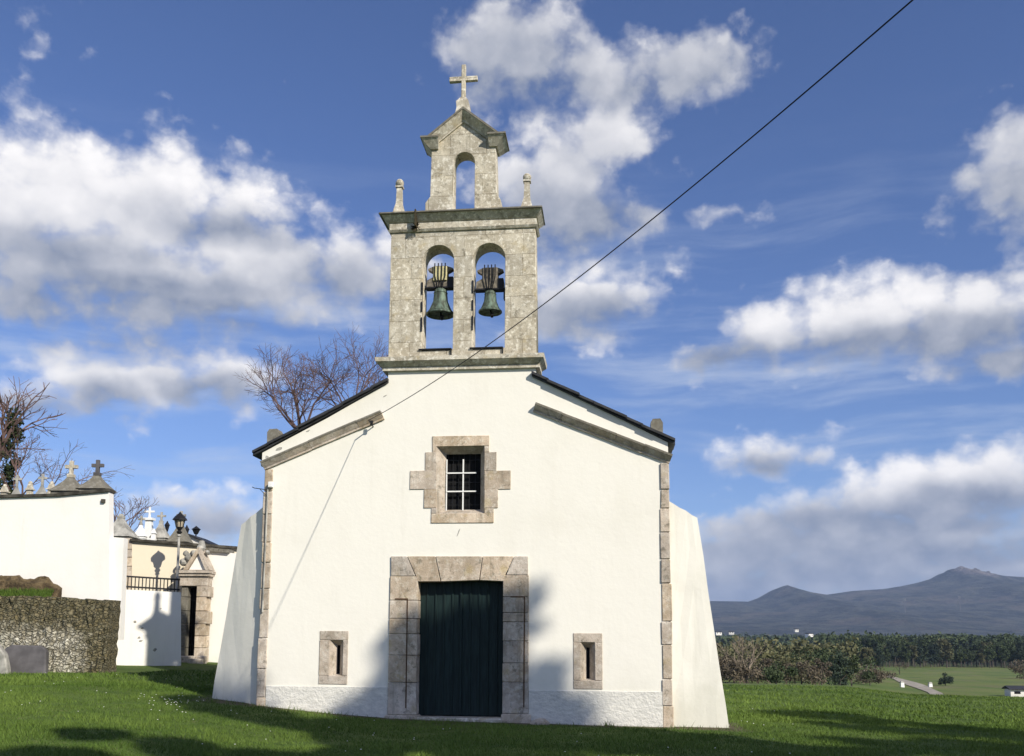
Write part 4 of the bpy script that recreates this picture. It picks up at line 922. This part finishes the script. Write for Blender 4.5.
# the wood edge: prototypes then copies
WG = 'trees along the far edge of the wood'
lab = {0: 'tall dark tree with pale trunk at the far wood edge', 1: 'olive-green tall tree at the far wood edge', 2: 'blue-dark narrow tree at the far wood edge'}
protos = []
for k, (mat, sh, rx, cz, bark) in enumerate(((M_leafd, 'flat', 3.2, 4.2, M_bark), (M_leafo, 'oval', 3.0, 3.6, M_bark), (M_leafb, 'cone', 3.4, 1.5, M_bark))):
    protos.append(leafy('forest_tree', lab[k], (0, 0, 0), 13.0, cz, rx, 26, 1.15, 1500, .32, mat, bark, 80 + k, WG, sh, .26, 5))
used = set(); rw_ = random.Random(9)
for row, (Y0_, n, a, c) in enumerate(((405, 40, 852, 1050), (425, 38, 846, 1052), (450, 36, 838, 1060))):
    for k in range(n):
        px = a + (c - a) * (k + rw_.uniform(.1, .9)) / n; kind = rw_.choices((0, 1, 2), (5, 3 if px < 915 else 1, 3))[0]
        Yk = Y0_ + rw_.uniform(-9, 9) - (60 if px < 880 else 0) ; p = gpt(px, Yk, -.3); s_ = rw_.uniform(.62, 1.2) * (.95 if row else .85)
        if kind not in used: o = protos[kind]; o.location = p; o.scale = (s_,) * 3; used.add(kind)
        else: dup(protos[kind], p, rw_.uniform(0, 6.28), s_)
# deep wood and far-off hedges read as masses
def mass(name, label, n, fn, size, mat, seed):
    g_ = np.random.default_rng(seed); C = np.array([fn(g_) for _ in range(n)]); rr = np.array([c[3] for c in C])[:, None] * np.array([[1.3, 1.3, .9]])
    v, f, t = leaf_cloud(n * 34, C[:, :3], rr, size, seed); tag(fast_mesh(name, v, f, mat, None, t), label, 'wood', kind='stuff')
def fn1(g_):
    Y = g_.uniform(465, 640); px = g_.uniform(820, 1075); x = wx(px, Y); return (x, Y, gz1(x, Y) + g_.uniform(2, 13), g_.uniform(2.2, 4))
def fn2(g_):
    Y = g_.uniform(170, 420); px = g_.uniform(690, 850); x = wx(px, Y); return (x, Y, gz1(x, Y) + g_.uniform(.3, 6.8), g_.uniform(1.2, 2.6))
def fn3(g_):
    Y = 650 * (1600 / 650) ** g_.random(); px = g_.uniform(660, 1090); x = wx(px, Y); cl = math.sin(x * .013 + 2) * math.sin(Y * .011 + x * .004); return (x, Y, gz1(x, Y) + g_.uniform(0, 10 if cl > -.2 else 2), g_.uniform(3, 6))
mass('deep_wood', 'dark mass of the wood behind the row of tall trees', 900, fn1, .8, M_leafd, 90)
mass('hedge_wood', 'mixed brown-green woodland beyond the thickets right of the church', 1000, fn2, .38, M_leafo, 91)
mass('valley_wood', 'hazy woodland patches across the valley under the mountain', 1600, fn3, 1.5, M_leafd, 92)
# gravel track
tr_px = [(858, 330), (872, 300), (884, 262), (899, 222), (910, 198), (920, 180), (932, 160), (938, 140)]
cent = [np.array([wx(px, Y), Y]) for px, Y in tr_px]; vs = []; fs = []
fine = [cent[i_] * (1 - s_) + cent[i_ + 1] * s_ for i_ in range(len(cent) - 1) for s_ in np.linspace(0, 1, 8, endpoint=False)] + [cent[-1]]
for i_, c in enumerate(fine):
    d = fine[min(i_ + 1, len(fine) - 1)] - fine[max(i_ - 1, 0)]; d = d / np.linalg.norm(d); nrm = np.array([-d[1], d[0]]); w = 1.0 + (1.0 * math.exp(-((c[1] - 200) / 22) ** 2))
    for s_ in (-1, 1): q = c + nrm * w * s_; vs.append((q[0], q[1], gz1(*q) + .12))
for i_ in range(len(fine) - 1): fs.append((2 * i_, 2 * i_ + 1, 2 * i_ + 3, 2 * i_ + 2))
mb = MB(); mb.add(vs, fs); o = mb.build('track', M_road); o['kind'] = 'structure'
# little posts by the track
for k, (px, Y, hgt, lab_) in enumerate(((900, 178, 1.3, 'white marker block at the near side of the gravel track'), (928, 186, 1.0, 'low white marker at the bend of the gravel track'))):
    p = gpt(px, Y); t_ = thing('marker', lab_, 'marker', p); mb = MB(); hgt *= .7; mb.frus(-.35, .35, -.3, .3, -.2, -.28, .28, -.25, .25, hgt, .5); mb.build('post', M_whitep, t_); mb = MB(); mb.frus(-.35, .35, -.3, .3, hgt, -.2, .2, -.1, .1, hgt + .25); mb.build('cap', M_concrete, t_)
# white shed at the right edge, half hidden by the field
def house(name, label, px, Y, w, hgt, dep, rz, roofm, cat='house', group=None, dz=0.0):
    p = gpt(px, Y, dz); t_ = thing(name, label, cat, p, rz, group)
    mb = MB(); mb.prism([(-w / 2, -1), (w / 2, -1), (w / 2, hgt), (0, hgt + w * .0), (-w / 2, hgt)], 0, dep); mb.build('wall', M_cemw, t_)
    mb = MB(); mb.prism([(-.3, hgt - .05), (dep / 2, hgt + dep * .14), (dep + .3, hgt - .05), (dep + .3, hgt + .12), (dep / 2, hgt + dep * .14 + .2), (-.3, hgt + .12)], -w / 2 - .3, w / 2 + .3)
    o = mb.build('roof', roofm, t_); o.rotation_euler = (0, 0, R(90)); o.location = (0, 0, 0)
    mb = MB()
    for k in range(max(2, int(w / 3))):
        x = -w / 2 + w * (k + .5) / max(2, int(w / 3)); mb = MB(); mb.box(x - .45, x + .45, -.03, .02, hgt * .35, hgt * .75); mb.build('window', M_dark, t_)
    return t_
house('shed', 'white shed with dark roof at the right edge of the field', 1021, 150, 4.0, 1.0, 2.6, R(-8), M_slate, 'shed', None, .1)
HG = 'far white houses in the valley'
house('far_house', 'far white farmhouse nearest the right buttress', 719, 800, 5, 1.6, 4, R(10), M_slate, 'house', HG, 15)
house('far_house', 'far white farmhouse second from the right buttress', 731.5, 820, 4.2, 1.5, 4, R(-15), M_slate, 'house', HG, 15.5)
house('far_house', 'smallest far white house above the olive trees', 797, 900, 3.4, 1.8, 4, R(0), M_slate, 'house', HG, 18)
house('far_house', 'far pale house with long wall right of the smallest house', 811, 850, 5, 3.0, 5, R(25), M_slate, 'house', HG, 12.5)

# ------------------------------------------------------------------ mountains
RID = [(560, 606), (640, 604), (712.7, 601), (752, 601.7), (768, 595), (779, 588), (787, 585), (795, 587.5), (807.6, 591.6), (826.6, 594.7), (852, 591), (883.5, 589), (902.5, 586), (921.5, 582), (940.5, 577), (951.6, 571), (962.7, 569), (973.7, 570.7), (979, 572), (983, 570.8), (987, 572.5), (994, 574), (1004, 575.8), (1024, 577), (1060, 580), (1110, 590), (1200, 604), (1350, 615)]
YM = 4600.0
def fbm2(x, y, seed, oct_=6):
    r_ = np.random.default_rng(seed); z = 0 * x; a = 1.0; f_ = 1.0
    for k in range(oct_):
        for q_ in range(3):
            th_ = r_.random() * 6.28; ph = r_.random() * 6.28; z = z + a / 3 * np.sin((x * np.cos(th_) + y * np.sin(th_)) * f_ + ph + 1.5 * np.sin((x * np.sin(th_) - y * np.cos(th_)) * f_ * .6 + ph * 2))
        a *= .52; f_ *= 2.05
    return z
pxs = np.concatenate([np.linspace(560, 925, 200), np.linspace(926, 1020, 240), np.linspace(1022, 1350, 150)]); deps = np.concatenate([np.linspace(2300, 4300, 70), np.concatenate([np.linspace(4330, 4600, 26), np.linspace(4625, 4900, 14)]), np.linspace(5000, 6200, 12)])
ridz = np.array([at(px, py, YM)[2] for px, py in RID]); ridpx = [p[0] for p in RID]
PX, DD = np.meshgrid(pxs, deps, indexing='xy'); rz_ = np.interp(PX, ridpx, ridz)
XX = (PX - CX) / F * YM * (.75 + .25 * DD / YM) ; YY = DD
wf = fbm2(XX / 420, YY / 420, 3); 
prof = np.where(DD < YM, np.clip((DD - 2200) / (YM - 2200), 0, 1) ** 1.35, 1 - .55 * sm(YM, 6200, DD))
env = prof * (1 - prof) * 4
ZZ = -14 + (rz_ + 14) * prof + env * 26 * wf + 5 * fbm2(XX / 90, YY / 90, 5) * prof * (1 - np.exp(-((DD - YM) / 260) ** 2) * .75)
rocky = np.exp(-((PX - 972) / 27) ** 2) * np.exp(-((DD - YM + 60) / 230) ** 2) * 1.0
ZZ = np.where(np.abs(DD - YM) < 330, ZZ + (-14 + (rz_ + 14) * prof - ZZ) * np.exp(-((DD - YM) / 200) ** 2), ZZ)
ZZ = ZZ + rocky * (20 * np.abs(fbm2(XX / 34, YY / 46, 8, 4)) ** .8 - 10 + 7 * (1 - np.abs(fbm2(XX / 15, YY / 22, 18, 3)))) 
tn = np.clip(rocky * 1.25, 0, 1)
vv = np.stack([XX, YY, ZZ], -1).reshape(-1, 3); nc = len(pxs)
i, j = np.meshgrid(np.arange(len(deps) - 1), np.arange(nc - 1), indexing='ij'); ff = np.stack([i * nc + j, i * nc + j + 1, (i + 1) * nc + j + 1, (i + 1) * nc + j], -1).reshape(-1, 4)
o = fast_mesh('mountain', vv, ff, M_mount, None, tn.ravel()); o['kind'] = 'structure'
for px, yb, yt, lab_ in ((905, 607, 598, 'thin pale mast on the slope below the ridge, nearer the church'), (960, 608, 596, 'thin pale mast on the slope under the rocky summit')):
    Y = 3450; p = at(px, yb, Y); hgt = at(px, yt, Y)[2] - p[2]; t_ = thing('mast', lab_, 'mast', (p[0], Y, p[2] - 12), 0, 'masts on the mountain slope')
    mb = MB(); mb.frus(-1.4, 1.4, -1.4, 1.4, -30, -.6, .6, -.6, .6, hgt + 12); mb.build('tower', M_greyst, t_)
    mb = MB(); mb.box(-4, 4, -.5, .5, hgt + 4, hgt + 5); mb.box(-3, 3, -.5, .5, hgt + 9, hgt + 10); mb.build('crossarm', M_concrete, t_)

# ------------------------------------------------------------------ air
me = bpy.data.meshes.new('haze'); bm = bmesh.new(); bmesh.ops.create_cube(bm, size=1)
for v_ in bm.verts: v_.co = Vector((v_.co.x * 17400, v_.co.y * 17400, -45 if v_.co.z < 0 else 400))
bm.to_mesh(me); bm.free(); hz = bpy.data.objects.new('haze', me); link(hz); hz['kind'] = 'stuff'; tag(hz, 'thin blue haze lying over the valley and mountains', 'haze')
m = bpy.data.materials.new('haze_air'); m.use_nodes = True; n_ = m.node_tree; n_.nodes.remove(n_.nodes['Principled BSDF'])
pv = n_.nodes.new('ShaderNodeVolumePrincipled'); pv.inputs['Color'].default_value = (.50, .66, 1.0, 1); pv.inputs['Density'].default_value = 0.85e-4
n_.links.new(pv.outputs[0], n_.nodes['Material Output'].inputs['Volume']); me.materials.append(m)

# ------------------------------------------------------------------ sky with clouds
w = bpy.data.worlds.new('World'); scene.world = w; w.use_nodes = True; nt = NT(w.node_tree)
bg = w.node_tree.nodes['Background']
sky = nt.n('ShaderNodeTexSky', sky_type='NISHITA', sun_disc=False, sun_elevation=SUN_EL, sun_rotation=math.pi - SUN_AZ, altitude=300, air_density=1.0, dust_density=.4, ozone_density=3.0)
SKY_STR = .085
dirv = nt.n('ShaderNodeTexCoord').outputs['Generated']
# cloud cover as a function of direction (azimuth, elevation in degrees)
def azel(px, py):
    r = ray(px, py); return math.degrees(math.atan2(r[0], r[1])), math.degrees(math.atan2(r[2], math.hypot(r[0], r[1])))
# (x, y, half width, half height, weight) as seen from the lawn
BL = [(60, 190, 80, 58, 1), (150, 205, 95, 60, 1), (225, 232, 80, 66, 1), (275, 272, 60, 46, 1), (110, 262, 130, 48, .95), (205, 290, 125, 38, .95), (15, 205, 60, 55, .9), (25, 298, 45, 28, .7), (350, 272, 52, 42, .85), (395, 262, 55, 34, .5),
      (85, 378, 60, 34, .85), (160, 374, 75, 34, .9), (225, 378, 45, 28, .7), (30, 405, 45, 26, .6), (225, 522, 55, 26, .7), (170, 500, 45, 14, .45), (30, 8, 40, 16, .35),
      (525, 45, 66, 42, .92), (480, 62, 46, 32, .8), (600, 80, 70, 32, .88), (690, 68, 76, 28, .86), (540, 92, 50, 20, .5),
      (612, 140, 62, 40, 1), (560, 180, 80, 54, 1), (590, 215, 60, 36, .85), (600, 300, 70, 40, .82), (560, 315, 50, 30, .8), (640, 275, 45, 22, .6), (735, 213, 26, 10, .45),
      (775, 335, 48, 36, .95), (860, 318, 90, 38, 1), (960, 318, 95, 38, 1), (725, 356, 45, 20, .7), (900, 340, 120, 26, .8), (1010, 362, 60, 18, .7), (1030, 178, 44, 54, .9), (985, 228, 40, 16, .4), (1015, 275, 30, 14, .4),
      (765, 458, 38, 20, .9), (808, 458, 20, 9, .6), (790, 436, 34, 8, .35),
      (985, 485, 78, 36, 1.05), (910, 500, 85, 34, 1.05), (840, 525, 100, 40, 1), (940, 540, 130, 44, 1.05), (760, 550, 80, 46, .95), (850, 570, 150, 40, .95), (985, 570, 100, 36, .95), (715, 530, 45, 24, .65), (740, 592, 110, 34, .95), (900, 598, 170, 30, .9), (1040, 590, 90, 36, .95)]
DK = [(95, 310, 90, 30, 1), (200, 318, 90, 22, 1), (150, 285, 120, 16, .7), (225, 232, 60, 14, .6), (60, 255, 60, 20, .6), (110, 402, 34, 16, .8), (215, 392, 40, 14, .9), (40, 412, 40, 16, .7), (585, 222, 60, 22, .8), (525, 88, 80, 18, .75), (640, 92, 60, 14, .6), (540, 200, 40, 20, .5),
      (728, 358, 45, 16, .9), (850, 347, 60, 16, .8), (955, 342, 80, 18, .9), (1005, 362, 50, 16, .9), (1010, 215, 34, 22, .5), (890, 522, 130, 18, .9), (985, 502, 50, 16, .85), (740, 555, 60, 20, .6), (930, 556, 120, 20, .8), (820, 575, 120, 20, .75), (770, 467, 34, 8, .6), (520, 60, 80, 34, .5), (680, 80, 90, 22, .5), (600, 165, 50, 20, .3), (565, 225, 90, 26, .85), (600, 318, 80, 18, .7), (1010, 200, 50, 40, .55), (740, 590, 120, 22, .8), (940, 590, 140, 20, .8), (860, 540, 120, 20, .7), (190, 525, 60, 14, .5), (345, 285, 70, 22, .55), (120, 255, 90, 12, .4), (585, 322, 60, 14, .5), (360, 290, 50, 20, .45)]
def blobs(G, P_, L, grow):
    acc = None
    for px, py, hw, hh, wt in L:
        a0, e0 = azel(px, py); sa = 1 / (hw * grow / F * 57.3); se = 1 / (hh * grow / F * 57.3)
        nd = G.n('ShaderNodeVectorMath', operation='MULTIPLY_ADD', ins={0: P_, 1: (sa, se, 0), 2: (-a0 * sa, -e0 * se, 0)})
        q_ = G.math('MULTIPLY_ADD', G.vmath('LENGTH', nd.outputs[0]), -wt, 1.25 * wt)
        acc = q_ if acc is None else G.n('ShaderNodeMath', operation='SMOOTH_MAX', ins={0: acc, 1: q_, 2: .2}).outputs[0]
    return G.math('MAXIMUM', acc, -.6)
def noise2(G, vec, scale, detail, rough=.55, out=0):
    return G.n('ShaderNodeTexNoise', noise_dimensions='2D', ins={'Vector': vec, 'Scale': scale, 'Detail': detail, 'Roughness': rough}).outputs[out]
sp = nt.n('ShaderNodeSeparateXYZ', ins={0: dirv}); az_ = nt.math('MULTIPLY', nt.math('ARCTAN2', sp.outputs[0], sp.outputs[1]), 57.2958)
el_ = nt.math('MULTIPLY', nt.math('ARCSINE', sp.outputs[2]), 57.2958)
pv_ = nt.n('ShaderNodeCombineXYZ', ins={0: az_, 1: el_}).outputs[0]
warp = nt.vmath('MULTIPLY', nt.vmath('SUBTRACT', noise2(nt, pv_, .30, 3, .55, 1), (.5, .5, .5)), (2.0, 1.5, 0))
pw = nt.vmath('ADD', pv_, warp)
acc = blobs(nt, pw, BL, 1.04); dk = blobs(nt, nt.vmath('ADD', pv_, nt.vmath('MULTIPLY', warp, (.8, .8, 0))), DK, 1.35)
outside = nt.math('MAXIMUM', nt.ramp(nt.math('ABSOLUTE', nt.math('ADD', az_, 0)), 42, 70), nt.ramp(el_, 46, 62))      # broken cloud added over the unseen sky to make the fill light more neutral
acc = nt.math('MAXIMUM', acc, nt.math('MULTIPLY_ADD', outside, .8, -.6))
nsc = nt.vmath('MULTIPLY', pv_, (.9, 1.15, 1))
def billow(G, vec):                      # round heads of cumulus at three sizes
    t = None
    for sc_, w_ in ((.33, .62), (.75, .40), (1.7, .13)):
        d_ = G.n('ShaderNodeTexVoronoi', voronoi_dimensions='2D', feature='SMOOTH_F1', ins={'Vector': vec, 'Scale': sc_, 'Smoothness': .45}).outputs['Distance']
        q_ = G.math('MULTIPLY_ADD', d_, -w_, .42 * w_); t = q_ if t is None else G.math('ADD', t, q_)
    return t
wob = nt.vmath('ADD', nsc, nt.vmath('MULTIPLY', nt.vmath('SUBTRACT', noise2(nt, nsc, 1.1, 3, .6, 1), (.5, .5, .5)), (.9, .9, 0)))
bl = billow(nt, wob)
n1 = noise2(nt, nt.vmath('MULTIPLY', pw, (.75, 1.2, 1)), .26, 7, .55)
nf = noise2(nt, nsc, 1.3, 6, .6)
D1 = nt.math('ADD', acc, nt.math('MULTIPLY_ADD', n1, 1.25, -.62))
D1 = nt.math('ADD', D1, nt.math('MULTIPLY', bl, 1.0))
D1 = nt.math('ADD', D1, nt.math('MULTIPLY_ADD', nf, .24, -.12))
alpha = nt.ramp(D1, .0, .86)
lit = nt.math('MULTIPLY_ADD', bl, .36, .90)
lit = nt.math('SUBTRACT', lit, nt.math('MULTIPLY', nt.ramp(nt.math('ADD', dk, nt.math('MULTIPLY_ADD', n1, .9, -.45)), -.35, .80), .80))
lit = nt.math('ADD', lit, nt.math('MULTIPLY_ADD', n1, .5, -.27), None, True)
ccol = nt.mix(lit, (.20, .235, .32), (.86, .84, .835))
# thin high streaks
st = nt.noise(nt.vmath('MULTIPLY', nt.vmath('ADD', pv_, nt.vmath('MULTIPLY', nt.n('ShaderNodeTexNoise', ins={'Vector': pv_, 'Scale': .06}).outputs['Color'], (6, 4, 0))), (.05, .33, 1)), 1.0, 7, .6)
vst = nt.math('MULTIPLY', nt.ramp(st, .44, .74), nt.math('SUBTRACT', 1.0, nt.ramp(el_, 14, 30)))
skyc = nt.vmath('MULTIPLY', sky.outputs[0], (SKY_STR * .90, SKY_STR * .98, SKY_STR * 1.30))
skyc = nt.mix(nt.math('MULTIPLY', vst, .60), skyc, (.55, .62, .75))
CB = 1.12
w.cycles.sampling_method = 'MANUAL'; w.cycles.sample_map_resolution = 256
final = nt.mix(nt.math('MULTIPLY', alpha, .97), skyc, nt.vmath('MULTIPLY', ccol, (CB, CB, CB)))
nt.L.new(final, bg.inputs['Color']); bg.inputs['Strength'].default_value = 1.0

# ------------------------------------------------------------------ sun, camera, view
sl = bpy.data.lights.new('sun', 'SUN'); sl.energy = 5.0; sl.angle = R(.53); sl.color = (1.0, .93, .80)
so = bpy.data.objects.new('sun', sl); link(so); so.rotation_euler = Vector(tuple(-SUN)).to_track_quat('-Z', 'Y').to_euler(); so.location = (20, -40, 60)
cd = bpy.data.cameras.new('camera'); cam = bpy.data.objects.new('camera', cd); link(cam)
cd.sensor_width = 36; cd.lens = F / 1024 * 36; cd.shift_y = (CY - 378) / 1024; cd.clip_start = .1; cd.clip_end = 30000
Mx = Matrix(((_rt[0], _up[0], -_fw[0]), (_rt[1], _up[1], -_fw[1]), (_rt[2], _up[2], -_fw[2]))).to_4x4(); Mx.translation = Vector(CAM); cam.matrix_world = Mx
scene.camera = cam
vs_ = scene.view_settings; vs_.view_transform = 'Standard'; vs_.look = 'None'; vs_.exposure = .16; vs_.gamma = 1; vs_.use_curve_mapping = False
scene.cycles.volume_bounces = 0; scene.cycles.max_bounces = 8; scene.cycles.use_denoising = True
